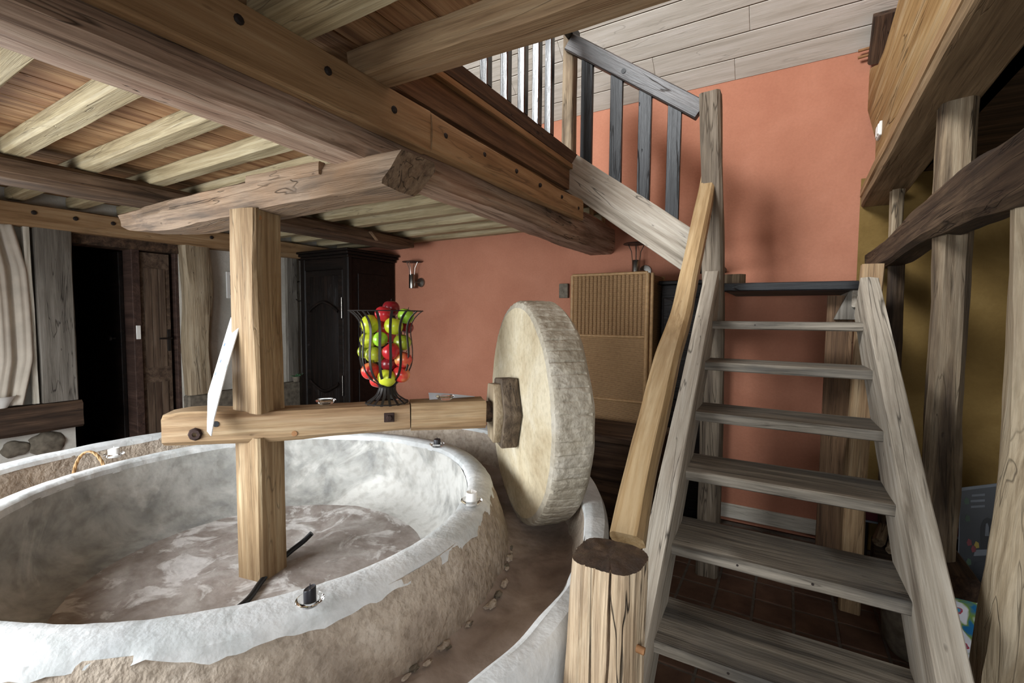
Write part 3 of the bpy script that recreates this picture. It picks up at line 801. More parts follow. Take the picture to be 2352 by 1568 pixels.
lathe('ring_top', [(1.492, .81), (1.498, .832), (1.52, .842), (1.57, .842), (1.615, .836), (1.632, .80), (1.636, .4), (1.64, -.004)], (MC.x, MC.y, 0), MT['rim'], tr, n=NB, disp=lambda t, r, z, i: (wavy(t, r) * 1.2 + .006 * nz(t, 1, 0, 10, 2) * (i < 3) - (.055 * max(0, math.cos(t + .1)) ** 3 if i > 2 else 0), DIPZ(t) * (1 if z > .7 else 0) + .006 * nz(t, r, z, 6)))
# loose rubble and cracks where basin foot meets trough
rb = random.Random(4)
for k in range(34):
    t = rad(-66 + k * 2.9 + rb.uniform(-3, 3)); rr_ = 1.172 + rb.uniform(-.01, .016)
    s = rb.uniform(.007, .02)
    bm = bmesh.new(); bmesh.ops.create_icosphere(bm, subdivisions=2, radius=1)
    for v in bm.verts:
        v.co = v.co * (1 + .8 * noise.noise(v.co * 1.9 + Vector((k, 0, 0)))); v.co = Vector((v.co.x * s * 1.5, v.co.y * s * .8, v.co.z * s * .6))
    me = bpy.data.meshes.new('rubble_chip'); bm.to_mesh(me); bm.free(); finish(me, 40)
    link('rubble_chip', me, MT['rough'] if k % 3 else MT['greystone'], tr, Matrix.Translation((MC.x + rr_ * math.cos(t), MC.y + rr_ * math.sin(t), .583)) @ Matrix.Rotation(t + 1.57, 4, 'Z'))

# millstone
SCN = Vector((-1.226, 2.115, 1.149)); SR = .577; STH = .195
def d_stone(t, r, z, i):
    if 4 <= i <= 15:
        g = (t * 62 / (2 * math.pi)) % 1.0
        gr = -.008 * math.exp(-((g - .5) / .075) ** 2) * (.6 + .7 * noise.noise(Vector((math.floor(t * 62 / 6.2832) * 3.1, z * 9, 2))))
        rough = .003 * noise.noise(Vector((math.cos(t) * 14, math.sin(t) * 14, z * 22))) + .004 * noise.noise(Vector((math.cos(t) * 40, math.sin(t) * 40, z * 50)))
        return (gr + rough + .006 * nz(t, 1, 0, 2), 0)
    return (.004 * nz(t, r, z, 4), .004 * nz(t, r, z, 7) + .0025 * nz(t, r, z, 24, 2))
ms = thing('millstone', (SCN + AT * STH / 2)[:2] + (SCN.z - SR,) if False else (SCN.x, SCN.y, .57), 'large upright pale millstone with ribbed grey rim standing in the trough', 'millstone')
fp = [(.02, 0), (.2, 0), (.4, 0), (SR - .035, .001), (SR - .008, .008), (SR, .022)] + [(SR + .002 * math.sin(q * 3.14), .022 + (STH - .044) * q) for q in np.linspace(.08, .92, 10)] + [(SR, STH - .022), (SR - .012, STH - .006), (SR - .04, STH), (.3, STH), (.02, STH)]
lathe('face', [p for p in fp[:4]], SCN, MT['mill'], ms, n=220, disp=d_stone, axis=AT)
body = lathe('rim', fp[3:], SCN, MT['mill_rim'], ms, n=1240, disp=lambda t, r, z, i: d_stone(t, r, z, i + 3), axis=AT)

# axle beam through the post
CZ = 1.147
def ax(s, n=0, z=0): return MC + AT * s + AN * n + Vector((0, 0, CZ + z))
axle = thing('mill_axle', ax(.35), 'heavy horizontal honey-coloured axle beam between post and millstone', 'beam')
timber('beam', [ax(-.36, 0, .0), ax(-.28, 0, .004), ax(-.1, 0, -.002), ax(.12, 0, -.006), ax(.35, 0, .0), ax(.676, 0, .004)], [.15, .16, .165, .165, .16, .155], [.135, .148, .138, .136, .134, .13], WD['axle'], axle, wob=.008, cham=.14, fine=.003)
timber('beam_end', [ax(.681, 0, .003), ax(1.055, 0, -.001)], [.155, .152], [.132, .14], WD['axle'], axle, wob=.005, cham=.10)
lathe('axle_pin', [(.055, -.05), (.055, .25)], ax(1.04), WD['dark'], axle, n=20, axis=AT)
# bolt, iron eye, black disc painting the shade of a drilled hole, plug
def on_front(s, z): return ax(s, .081, z)
bolt = box('bolt_washer', (-.024, -.004, -.022), (.024, .008, .022), MT['rust'], None, bev=.002)
bolt.matrix_basis = Matrix.Translation(on_front(.578, .012)) @ Matrix((AT, AN, Vector((0, 0, 1)))).transposed().to_4x4()
bolt.parent = axle; bolt.matrix_parent_inverse = world_of(axle).inverted()
lathe('bolt_head', [(0, .02), (.012, .02), (.014, .014), (.014, 0)], on_front(.578, .012), MT['rust'], axle, n=6, axis=AN)
lathe('iron_eye', [(.010, .014), (.022, .014), (.028, .006), (.028, -.01), (.010, -.01)], on_front(-.232, -.018), MT['rust'], axle, n=8, axis=AN)
lathe('hole_shade_disc', [(0, .0035), (.013, .0035), (.013, -.01)], on_front(-.153, .022), MT['black'], axle, n=16, axis=AN)
lathe('plug', [(0, .003), (.012, .003), (.013, -.01)], on_front(.16, -.04), MT['peg2'], axle, n=16, axis=AN)
# wooden collar against the stone
hub = thing('axle_collar', ax(1.15), 'rough angular wooden collar between axle beam and millstone', 'collar')
hx = []
hexo = [(-.09, .165), (.065, .18), (.15, .0), (.07, -.185), (-.08, -.18), (-.15, -.01)]
def hpnt(n, z, s): return ax(s, n, z)
slab('collar_block', [hpnt(n, z, 1.135) for n, z in hexo], -AT, .088, WD['collar'], hub, grain=(0, 0, 1), bev=.008)
slab('collar_plate', [hpnt(n * .82, z * .84, 1.095) for n, z in hexo], -AT, .042, WD['frame2'], hub, grain=(0, 0, 1), bev=.006)

# central post, above and below the axle
pst = thing('mill_post', (MC.x, MC.y, .44), 'square wooden mill post rising from the basin to the bolster', 'post')
def prot(p): return p
PR = rad(11)
upv = Vector((math.sin(PR), -math.cos(PR), 0))
timber('upper_shaft', [(MC.x, MC.y, CZ + .06), (MC.x, MC.y, 1.40), (MC.x - .004, MC.y, 1.8), (MC.x + .004, MC.y, 2.108)], [.165, .165, .155, .152], [.15, .15, .15, .15], WD['post'], pst, up=upv, wob=.010, cham=.07, seg=.05)
timber('lower_shaft', [(MC.x, MC.y, .42), (MC.x, MC.y, .8), (MC.x, MC.y, CZ - .05)], .15, .15, WD['post'], pst, up=upv, wob=.005, cham=.07)
tube('tenon_peg', [(MC.x + .07, MC.y - .03, 2.07), (MC.x + .085, MC.y - .03, 2.07)], .012, MT['peg2'], pst)

# ------------------------------------------------------------------ fruit basket on the axle
BTOP = CZ + .0695
bc = at(889, 924, 'z', BTOP); 
s_b = (bc - MC).dot(AT); bc = MC + AT * s_b + AN * .0; bc.z = BTOP
PXM = (bc - EYE).dot(FW) / FPX             # metres per pixel at the basket
bk = thing('wire_basket', bc, 'tall dark wire vase-shaped basket standing on the axle beam', 'basket')
prof = [(48, 0), (40, 6), (25, 18), (19, 30), (17, 38), (24, 45), (40, 58), (52, 75), (58, 95), (59, 115), (57, 140), (55, 160), (56, 175), (62, 190), (72, 202), (82, 210)]
prof = [(r * PXM, h * PXM) for r, h in prof]
NS = 16
for k in range(NS):
    t = 2 * math.pi * (k + .4) / NS; d = Vector((math.cos(t), math.sin(t), 0)); q = Vector((-math.sin(t), math.cos(t), 0))
    Pp, _ = interp([bc + d * r + Vector((0, 0, h)) for r, h in prof], [[0]] * len(prof), 40)
    tube('wire_strip', [Vector(p) for p in Pp], (.0062, .0014), MT['iron'], bk, k=4, flat=q)
def ring(name, r, z, rad_, mat, par, c):
    pts = [c + Vector((math.cos(a) * r, math.sin(a) * r, z)) for a in np.linspace(0, 2 * math.pi, 49)]
    return tube(name, pts, rad_, mat, par, k=6)
ring('rim_ring', 82 * PXM, 210 * PXM, .0028, MT['iron'], bk, bc); ring('base_ring', 47 * PXM, .004, .003, MT['iron'], bk, bc); ring('waist_ring', 18 * PXM, 37 * PXM, .003, MT['iron'], bk, bc)
def apple(px, py, dep, rpx, kind, label, tilt):
    r = rpx * PXM
    dpt = (bc - EYE).dot(FW) + dep
    dr = RT * ((px - 1176) / FPX) - UP * ((py - 784) / FPX) + FW
    c = EYE + dr * (dpt / dr.dot(FW))
    pf = []
    for a in np.linspace(0, math.pi, 17):
        rr_ = r * (math.sin(a) ** .92) * (1.0 + .05 * math.cos(a)); zz = r * .93 * math.cos(a)
        dimp = r * .26 * math.exp(-(rr_ / (r * .26)) ** 2)
        zz += -dimp if a < 1.5 else (dimp * .7)
        pf.append((max(rr_, 0), zz))
    o = lathe('apple', pf, c, AP[kind], n=24, axis=tilt)
    tag(o, label, 'apple', 'apples in the wire basket')
    st_d = Vector(tilt).normalized()
    tube('stem', [c + st_d * r * .66, c + st_d * r * .9 + Vector((.002, 0, .0)), c + st_d * r * 1.08 + Vector((.004, 0, .002))], .0016, MT['peg'], o, k=5)
    return o
CA = -FW
def tl(r, u, f): return RT * r + Vector((0, 0, 1)) * u - FW * f
APPLES = [
 (881, 722, -.03, 20, 'red', 'bright red apple at the top of the basket, in front', (.1, .2, 1)),
 (898, 708, .06, 20, 'dred', 'dark red apple highest of all, at the back of the basket', (0, 0, 1)),
 (932, 726, -.005, 19, 'green', 'fresh green apple at the basket rim on the right', (.3, .1, 1)),
 (850, 745, -.04, 22, 'yellow', 'yellow green apple with a stem dimple, upper left under the rim', (-1, 0, .3)),
 (904, 749, -.055, 21, 'yellow', 'yellow green apple below the bright red top apple', (.2, .2, 1)),
 (935, 752, .03, 15, 'dred', 'dark red apple half hidden below the green rim apple', (0, .5, 1)),
 (881, 754, .03, 18, 'blush', 'peach coloured apple glimpsed behind the upper strips', (0, .5, 1)),
 (846, 781, -.025, 19, 'yellow', 'yellow green apple at the left side, second row', (-.6, .4, .6)),
 (874, 779, -.065, 17, 'green', 'small fresh green apple in the middle of the second row', (-.9, -.3, .2)),
 (924, 786, -.03, 20, 'olive', 'olive green apple at the right of the second row', (.2, .1, 1)),
 (890, 772, .05, 18, 'red', 'red apple deep inside behind the second row', (0, 0, 1)),
 (858, 814, -.055, 19, 'olive', 'olive green apple at the left of the third row', (.3, -.3, -1)),
 (898, 807, -.065, 20, 'red', 'large red apple in the middle of the third row', (-.4, -.4, .7)),
 (838, 808, .03, 17, 'olive', 'dull apple at the far left behind the third row', (0, 0, 1)),
 (926, 826, -.035, 20, 'blush', 'red and cream apple at the right of the third row', (.3, .2, 1)),
 (893, 836, -.03, 18, 'dred', 'dark red apple under the large red middle one', (0, .3, 1)),
 (851, 852, -.035, 21, 'blush', 'red apple with a pale flank at the lower left', (-.3, .2, 1)),
 (921, 860, -.03, 20, 'blush', 'red and yellow apple at the lower right', (.3, .2, 1)),
 (889, 868, -.055, 21, 'yellow', 'yellow green apple at the very bottom in front', (.1, .4, 1)),
 (866, 874, .0, 17, 'blush', 'pinkish apple at the bottom, left of the lowest green one', (0, .4, 1)),
 (905, 832, .06, 19, 'red', 'red apple at the back of the basket, lower half', (0, .4, 1)),
 (870, 815, .07, 19, 'olive', 'olive apple at the back of the basket, middle height', (0, .4, 1)),
]
for a in APPLES: apple(*a)

# ------------------------------------------------------------------ candles and glass holders
def holder(c, label, s=1.0):
    o = lathe('candle_holder', [(0, .004), (.022*s, .004), (.026*s, .008), (.030*s, .020*s), (.038*s, .024*s), (.044*s, .022*s), (.046*s, .019*s), (.040*s, .013*s), (.032*s, .003), (.026*s, 0), (0, 0)], c, MT['glass'], n=40)
    return tag(o, label, 'candle holder', 'glass candle holders')
def candle(c, r, h, mat, label, slant=0.0, wick=True):
    o = lathe('candle', [(0, h - .003), (r * .7, h - .002), (r * .93, h), (r, h - .003), (r, 0), (0, 0)], c, mat, n=32, disp=lambda t, rr_, z, i: (0, slant * math.cos(t - .6) * rr_ if z > h * .5 else 0))
    tag(o, label, 'candle', 'candles on the basin rim')
    if wick: tube('wick', [c + Vector((0, 0, h - .004)), c + Vector((.002, 0, h + .012))], .0012, mat, o, k=5)
    return o
ZR = .852
for px, py, mat, nm, r, h, sl in ((262, 1050, 'wcandle', 'white', .026, .045, .1), (712, 1388, 'bcandle', 'black', .0165, .042, .35), (1004, 1026, 'bcandle', 'black', .021, .042, 0), (1083, 1158, 'wcandle', 'white', .023, .048, 0)):
    c = at(px, py, 'z', ZR)
    where = {262: 'far left of the basin rim', 712: 'near rim of the basin, in front of the post', 1004: 'far right of the basin rim, near the millstone', 1083: 'right side of the basin rim'}[px]
    holder(c, 'glass holder under the %s candle, %s' % (nm, where), .82 if px == 712 else 1.0)
    candle(c + Vector((0, 0, .006)), r, h, MT[mat], 'short %s candle on the %s' % (nm, where), sl)
for px, py, lab in ((748, 928, 'empty clear glass holder on the axle between post and basket'), (1022, 918, 'empty clear glass holder on the axle right of the basket')):
    c = at(px, py, 'z', BTOP + .006); holder(c, lab, 1.0)

# ------------------------------------------------------------------ board leaning on the axle, sheet, hose, basket handle
ib = thing('information_board', on_front(-.22, -.06), 'white printed board leaning against the left end of the axle beam', 'board')
BP = ax(-.225, .11, -.05)
vw = (EYE - BP).normalized(); lf = -(RT - vw * RT.dot(vw)).normalized()
nrm = (vw * .42 + lf * .9 + Vector((0, 0, .1))).normalized()
def onb(px, py, k=.0007):
    d = RT * ((px - 1176) / FPX) - UP * ((py - 784) / FPX) + FW
    return EYE + d * ((BP - EYE).dot(nrm) / d.dot(nrm)) + nrm * k
bl = [onb(px, py, 0) for px, py in ((484, 1001), (475, 990), (477, 905), (530, 728), (548, 752), (519, 850), (491, 960))]
slab('board_panel', bl, nrm, .005, MT['paper'], ib, bev=.0008)
MT['blue'] = plain('pale_blue_print', (150, 204, 222), .5, .3); MT['ink'] = plain('dark_blue_print', (70, 96, 130), .5, .3)
slab('print', [onb(532, 766), onb(535, 772), onb(530, 792), onb(522, 840), onb(513, 866), onb(509, 858), onb(520, 820)], nrm, .0006, MT['blue'], ib, bev=0)
for px, py in ((515, 791), (506, 829), (494, 858)):
    slab('print', [onb(px - 2, py + 4), onb(px + 1, py - 4), onb(px + 3, py - 3), onb(px + 1, py + 4)], nrm, .0006, MT['ink'], ib, bev=0)
sh = at(1030, 915, 'z', BTOP)
pz = [at(1028, 912, 'z', BTOP + .005), at(1112, 913, 'z', BTOP + .005)]
p0 = ax(.80, .0, .07)
o = slab('paper_sheet', [ax(.78, -.03, .071), ax(1.02, -.05, .074), ax(.86, -.078, .092), ax(.78, -.076, .098)], Vector((0, 0, 1)) + AN * .6, .003, MT['sheet'], bev=0)
tag(o, 'small grey sheet lying on the axle beside the collar', 'sheet')
hp_ = [at(716, 1224, 'z', .53), at(700, 1240, 'z', .50), at(672, 1262, 'z', .475), at(640, 1290, 'z', .455), at(600, 1335, 'z', .452), at(560, 1385, 'z', .452), at(520, 1412, 'z', .452), at(470, 1425, 'z', .452), at(420, 1438, 'z', .452)]
Pp, _ = interp(hp_, [[0]] * len(hp_), 40)
tag(tube('hose', [Vector(p) for p in Pp], .0125, MT['black'], k=10), 'black rubber hose lying curved on the basin floor', 'hose')
# basket with arched handle in the far trough
hc = at(176, 1075, 'y', 1.75)
dist = 1.30; dirv = Vector((hc.x - MC.x, hc.y - MC.y, 0)).normalized(); hb = MC + dirv * dist
hb = at(176, 1075, 'z', .76)
vb = Vector((hb.x - MC.x, hb.y - MC.y, 0)); hb = MC + vb.normalized() * 1.29; hb.z = .575
wb = thing('willow_basket', hb, 'small willow basket in the far trough with only its arched handle showing', 'basket')
lathe('bowl', [(0, .004), (.07, .004), (.085, .03), (.10, .09), (.103, .11), (.096, .11), (.08, .035), (0, .012)], hb, MT['cane'], wb, n=32)
for k in range(3):
    pts = [hb + RT * (.098 * math.cos(a)) + Vector((0, 0, .10 + .195 * math.sin(a))) + RT * (.004 * math.cos(a * 9 + k * 2.1)) + FW * (.005 * math.sin(a * 9 + k * 2.1)) for a in np.linspace(0, math.pi, 40)]
    tube('handle', pts, .0055, MT['cane'], wb, k=6)

# ------------------------------------------------------------------ armoire in the corner
arm = thing('armoire', (-4.415, 3.7, 0), 'tall dark carved armoire in the corner by the terracotta wall', 'armoire')
AX0, AX1, AY = -4.82, -4.01, 3.36
box('carcass', (AX0 + .03, AY + .02, .10), (AX1 - .012, 4.05, 2.26), WD['walnut'], arm, bev=.006)
for xx in (AX0, AX1 - .09):
    timber('stile', [(xx + .045, AY + .03, .0), (xx + .045, AY + .03, 2.26)], .09, .06, WD['walnut'], arm, up=(0, -1, 0), wob=.0005, cham=.2)
for zz, hh in ((.16, .14), (2.20, .12)):
    timber('cross_rail', [(AX0 + .08, AY + .03, zz), (AX1 - .08, AY + .03, zz)], .05, hh, WD['walnut'], arm, wob=.0005)
for k, (ex, z0, z1) in enumerate(((.02, 2.26, 2.29), (.05, 2.29, 2.32), (.075, 2.32, 2.345))):
    box('cornice', (AX0 - ex * .3, AY - ex, z0), (AX1 + ex, 4.05, z1), WD['walnut'], arm, bev=.008)
dr = box('door', (AX0 + .095, AY + .005, .24), (AX1 - .095, AY + .04, 2.135), WD['walnut'], arm, bev=.006)
dx0, dx1 = AX0 + .165, AX1 - .165; dm = (dx0 + dx1) / 2
def dp(x, z): return (x, AY + .002, z)
def arch(z, up, n=13):
    return [(dx0 + (dx1 - dx0) * q, z + up * (.085 * math.sin(math.pi * q) ** 1.5 + (.02 if abs(q - .5) < .5 else 0))) for q in np.linspace(0, 1, n)]
topc = arch(1.66, 1); botc = arch(.92, -1)
slab('door_panel', [dp(x, z) for x, z in botc] + [dp(x, z) for x, z in topc[::-1]], (0, -1, 0), .012, WD['walnut'], dr, grain=(0, 0, 1), bev=.005)
slab('door_panel', [dp(dx0, 1.72), dp(dx0, 2.07), dp(dx1, 2.07), dp(dx1, 1.72)] + [dp(x, z + .045) for x, z in topc[::-1][1:-1]], (0, -1, 0), .012, WD['walnut'], dr, grain=(0, 0, 1), bev=.005)
slab('door_panel', [dp(dx0, .31), dp(dx0, .85)] + [dp(x, z - .045) for x, z in botc[1:-1]] + [dp(dx1, .85), dp(dx1, .31)], (0, -1, 0), .012, WD['walnut'], dr, grain=(0, 0, 1), bev=.005)
for c_, s_ in ((topc, .022), (botc, -.022)):
    tube('moulding', [Vector((x, AY - .002, z + s_)) for x, z in c_], .015, WD['walnut'], dr, k=8)
for zz in (1.72, .88):
    tube('hinge', [(AX1 - .098, AY - .006, zz - .11), (AX1 - .098, AY - .006, zz + .11)], .008, MT['steel'], dr)
lathe('keyplate', [(0, .006), (.014, .006), (.018, 0)], (AX0 + .125, AY + .004, 1.3), MT['iron'], dr, n=16, axis=(0, -1, 0))
for z0, z1 in ((.2, 1.05), (1.15, 2.1)):
    box('side_panel', (AX1 - .016, AY + .14, z0), (AX1 - .004, 3.97, z1), WD['walnut'], arm, bev=.006)

# ------------------------------------------------------------------ left wall
o = timber('wall_post', [(-4.86, 1.28, .965), (-4.86, 1.28, 2.295)], .14, .205, WD['greypost'], up=(0, -1, 0), wob=.006, cham=.04)
tag(o, 'wide grey split post left of the dark doorway', 'post')
o = timber('wall_batten', [(-4.84, 1.150, .965), (-4.84, 1.14, 2.29)], .05, .035, WD['pale'], up=(0, -1, 0), wob=.004)
tag(o, 'thin pale batten between the curtain and the grey post', 'batten')
o = timber('window_beam', [(-4.86, YF + .1, .855), (-4.86, .6, .855), (-4.86, 1.40, .855)], .19, [.20, .20, .21], WD['dark'], wob=.012, cham=.12)
tag(o, 'heavy dark sill beam under the grey post and curtain', 'beam')
for k, (px, py, s) in enumerate(((33, 1030, 1.0), (108, 1018, 1.5))):
    c = at(px, py, 'x', XL)
    bm = bmesh.new(); bmesh.ops.create_icosphere(bm, subdivisions=3, radius=1)
    for v in bm.verts:
        v.co = v.co * (1 + .3 * noise.noise(v.co * 1.5 + Vector((k * 7, 0, 0)))); v.co = Vector((v.co.x * .035, v.co.y * .075 * s, v.co.z * .06 * s))
    me = bpy.data.meshes.new('wall_stone'); bm.to_mesh(me); bm.free(); finish(me, 40)
    o = link('wall_stone', me, MT['greystone'], None, Matrix.Translation((XL + .004, c.y, c.z)))
    tag(o, ['small dark stone set in the white plaster under the sill beam', 'larger grey stone at the corner of the plaster by the doorway'][k], 'stone')
# curtain
vs = []; fs = []
NCX, NCZ = 60, 30
for j in range(NCZ):
    z = .975 + (2.29 - .975) * j / (NCZ - 1)
    q = j / (NCZ - 1)
    yr = 1.125 + .02 * math.sin(q * 3.1) - .05 * max(0, q - .75) * 4 - .055 * max(0, .25 - q) * 4
    for i in range(NCX):
        u = i / (NCX - 1); y = .55 + (yr - .55) * u
        vs.append((-4.80 + .022 * math.sin(u * 34 + 1.2 * math.sin(q * 2.4)) + .012 * math.sin(u * 71 + q * 2) - .03 * q, y, z))
for j in range(NCZ - 1):
    for i in range(NCX - 1):
        a = j * NCX + i; fs.append((a, a + 1, a + NCX + 1, a + NCX))
me = mesh('curtain', vs, fs, 180)
o = link('curtain', me, MT['cloth']); md = o.modifiers.new('thickness', 'SOLIDIFY'); md.thickness = .003
tag(o, 'pale linen curtain hanging at the left edge', 'curtain')
bwl = at(4, 925, 'x', -4.80); bwl = Vector((-4.80, bwl.y - .005, .962))
o = lathe('bowl', [(0, .003), (.03, .003), (.035, .008), (.055, .05), (.075, .085), (.078, .087), (.072, .082), (.05, .045), (0, .012)], bwl, MT['plastic'], n=36)
tag(o, 'white bowl on the sill beam in front of the curtain', 'bowl')
# doorway frames and the brown door standing slightly ajar
for k, (y0, y1, mat) in enumerate(((1.80, 1.862, 'redwood'), (2.13, 2.165, 'redwood'))):
    o = tag(box('trim_%d' % (k + 1), (XL - .18, y0, 0), (XL - .005, y1, 2.26), WD[mat], bev=.005), kind='structure')
tag(box('trim_3', (XL - .18, 1.385, 2.20), (XL + .03, 2.165, 2.30), WD['dark'], bev=.005), kind='structure')
d2 = tag(box('door_1', (XL - .075, 1.866, .02), (XL - .035, 2.10, 2.19), WD['door'], bev=.004), kind='structure')
for zz0, zz1 in ((.15, 1.02), (1.16, 2.05)):
    for y0, y1 in ((1.895, 1.95), (1.953, 2.005), (2.008, 2.06)):
        timber('door_plank', [(XL - .034, (y0 + y1) / 2, zz0), (XL - .034, (y0 + y1) / 2, zz1)], .012, y1 - y0, WD['door'], d2, up=(0, -1, 0), wob=.0005)
tube('handle', [(XL - .03, 2.078, 1.42), (XL + .02, 2.078, 1.42), (XL + .025, 2.07, 1.42), (XL + .025, 1.98, 1.42)], .008, MT['iron'], d2)
box('latch_plate', (XL - .034, 2.065, 1.30), (XL - .03, 2.092, 1.50), MT['iron'], d2, bev=.001)
box('edge_plate', (XL - .066, 2.099, 1.28), (XL - .044, 2.102, 1.52), MT['steel'], d2, bev=.0005)
d1 = tag(box('door_2', (XL - .9, 1.775, .02), (XL - .2, 1.81, 2.19), WD['walnut'], bev=.004), kind='structure')
lathe('knob', [(0, .05), (.02, .045), (.022, .03), (.01, .02), (.01, 0)], (XL - .32, 1.775, 1.42), MT['iron'], d1, n=14, axis=(0, -1, 0))
o = box('light_switch', (XL - .006, 1.815, 1.42), (XL + .008, 1.848, 1.54), MT['plastic'], bev=.003)
tag(o, 'narrow white switch on the red-brown door frame', 'switch')
lmp = bpy.data.lights.new('hall_lamp_light', 'POINT'); lmp.energy = 5; lmp.color = (1, .62, .25); lmp.shadow_soft_size = .06
hl = thing('hall_lamp', (-5.7, 2.35, 2.44), 'small warm ceiling lamp in the hall behind the brown door', 'lamp')
lathe('lamp_shade', [(.10, -.12), (.09, -.05), (.04, -.01), (.0, 0)], (-5.7, 2.35, 2.445), MT['plastic'], hl, n=24)
lo_ = bpy.data.objects.new('hall_lamp_light', lmp); COL.objects.link(lo_); lo_.location = (-5.7, 2.35, 2.28)
o = timber('wall_post', [(-4.86, 2.285, .88), (-4.86, 2.27, 1.3), (-4.86, 2.285, 1.8), (-4.86, 2.27, 2.30)], .15, [.235, .21, .225, .24], WD['frame2'], up=(0, -1, 0), wob=.02, cham=.15)
tag(o, 'pale wavy split post right of the brown door', 'post')
o = timber('wall_post', [(-4.885, 3.285, .88), (-4.885, 3.29, 2.30)], .05, .13, WD['greypost'], up=(0, -1, 0), wob=.01)
tag(o, 'thin grey post in the white wall beside the armoire', 'post')
vs = []
o = tag(box('trim_4', (XL - .02, 2.17, 0), (XL + .09, 3.34, .875), MT['greystone'], bev=.015), kind='structure')
pc = at(530, 655, 'x', XL); 
pf = thing('picture', (XL + .01, pc.y + .09, pc.z), 'small dark picture in a white frame, half hidden by the mill post', 'picture')
box('frame', (XL, pc.y - .05, pc.z - .135), (XL + .02, pc.y + .22, pc.z + .135), MT['plastic'], pf)
box('image', (XL + .018, pc.y - .018, pc.z - .10), (XL + .023, pc.y + .19, pc.z + .10), MT['void'], pf, bev=0)
hk = at(684, 670, 'x', XL + .03)
pts = [Vector((XL + .02, hk.y + .03 * math.cos(a) * (1 - .1 * k_), hk.z + .12 - .012 * k_ + .03 * math.sin(a))) for k_, a in enumerate(np.linspace(0, 4.2, 10))] + [Vector((XL + .02, hk.y - .01, hk.z - .04)), Vector((XL + .04, hk.y - .03, hk.z - .09)), Vector((XL + .06, hk.y - .015, hk.z - .11)), Vector((XL + .07, hk.y + .02, hk.z - .10))]
o = tube('wall_hook', pts, .005, MT['iron'], k=6); tag(o, 'curled iron hook on the white wall beside the armoire', 'hook')
pp = at(686, 922, 'x', -4.82)
pl_ = thing('small_plant', (-4.82, pp.y - .02, .875), 'little green plant on the stone ledge by the armoire', 'plant')
lathe('pot', [(0, 0), (.035, 0), (.045, .06), (.04, .06), (.0, .05)], (-4.82, pp.y - .02, .876), MT['greystone'], pl_, n=20)
rg = random.Random(2)
for k in range(14):
    a = rg.uniform(0, 6.28); c = Vector((-4.82, pp.y - .02, .93)); d = Vector((math.cos(a), math.sin(a), rg.uniform(.1, .6))) * rg.uniform(.05, .09)
    q = Vector((-d.y, d.x, 0)).normalized() * .016
    slab('leaf', [c, c + d * .5 + q, c + d, c + d * .5 - q], d.cross(q), .002, MT['green'], pl_, bev=0)

# ------------------------------------------------------------------ along the back wall
ws = thing('wicker_screen', (-1.235, 3.6, 0), 'honey wicker folding screen behind the millstone', 'screen')
wx0, wx1 = -1.545, -.925
for xx in (wx0, wx1): tube('post', [(xx, 3.6, 0), (xx, 3.6, 1.985)], .017, MT['cane'], ws, k=10)
for zz in (1.985, 1.49, .98, .48, .05): tube('cross_bar', [(wx0, 3.6, zz), (wx1, 3.6, zz)], .013, MT['cane'], ws, k=8)
for z0, z1 in ((1.49, 1.985), (.98, 1.49), (.48, .98), (.05, .48)):
    pn = box('woven_panel', (wx0 + .01, 3.594, z0), (wx1 - .01, 3.606, z1), MT['wicker'], ws, bev=0)
    if z0 > 1.4:
        for k in range(17):
            x = wx0 + .045 + k * (wx1 - wx0 - .09) / 16
            tube('rib', [(x, 3.592, z0 + .01), (x, 3.592, z1 - .012)], .008, MT['wicker'], pn, k=6)
for xx, yy in ((-.895, 3.62), (-.90, 4.0)): tube('post', [(xx, yy, 0), (xx, yy, 1.985)], .015, MT['cane'], ws, k=8)
box('woven_panel', (-.903, 3.63, .05), (-.893, 3.99, 1.97), MT['wicker'], ws, bev=0)
cb = thing('dark_cabinet', (-.66, 3.9, 0), 'dark wooden cabinet in the shade under the upper flight', 'cabinet')
box('carcass', (-.86, 3.78, 0), (-.44, 4.05, 1.90), WD['walnut'], cb); box('top', (-.88, 3.76, 1.90), (-.42, 4.06, 1.93), WD['walnut'], cb)
for z0, z1 in ((.1, .9), (1.0, 1.8)): box('door', (-.84, 3.765, z0), (-.46, 3.785, z1), WD['walnut'], cb)
ch = thing('wooden_chest', (-1.0, 3.2, 0), 'dark brown wooden chest standing behind the millstone', 'chest')
box('body', (-1.42, 2.98, 0), (-.70, 3.42, .80), WD['dark'], ch, bev=.008); box('lid', (-1.44, 2.96, .80), (-.68, 3.44, .85), WD['dark'], ch, bev=.008)
for z0, z1 in ((.05, .26), (.29, .51), (.54, .76)): box('drawer', (-1.40, 2.97, z0), (-.72, 2.99, z1), WD['dark'], ch, bev=.006)
def sconce(c, label):
    s = thing('wall_sconce', c, label, 'sconce', 'steel wall sconces')
    p = Vector((c.x, 4.0, c.z))
    lathe('lamp_body', [(0, 0), (.032, 0), (.034, .01), (.034, .15), (.028, .16), (0, .16)], p + Vector((0, -.02, -.07)), MT['steel'], s, n=24)
    lathe('wall_plate', [(0, .02), (.05, .016), (.055, 0)], Vector((c.x + .06, YB, c.z)), MT['steel'], s, n=24, axis=(0, -1, 0))
    tube('bracket', [(c.x + .06, YB - .01, c.z), (c.x + .02, 3.99, c.z)], .008, MT['steel'], s)
    for a in (.3, 1.9, 3.3, 5.0):
        d = Vector((math.cos(a), math.sin(a), 0)); b = p + Vector((0, -.02, .08))
        tube('wire', [b + d * .03, b + d * .038 + Vector((0, 0, .08)), b + d * .07 + Vector((0, 0, .15))], .0035, MT['steel'], s, k=6)
    lathe('reflector', [(0, .006), (.105, .006), (.11, 0), (0, 0)], p + Vector((0, -.02, .225)), MT['iron'], s, n=28)
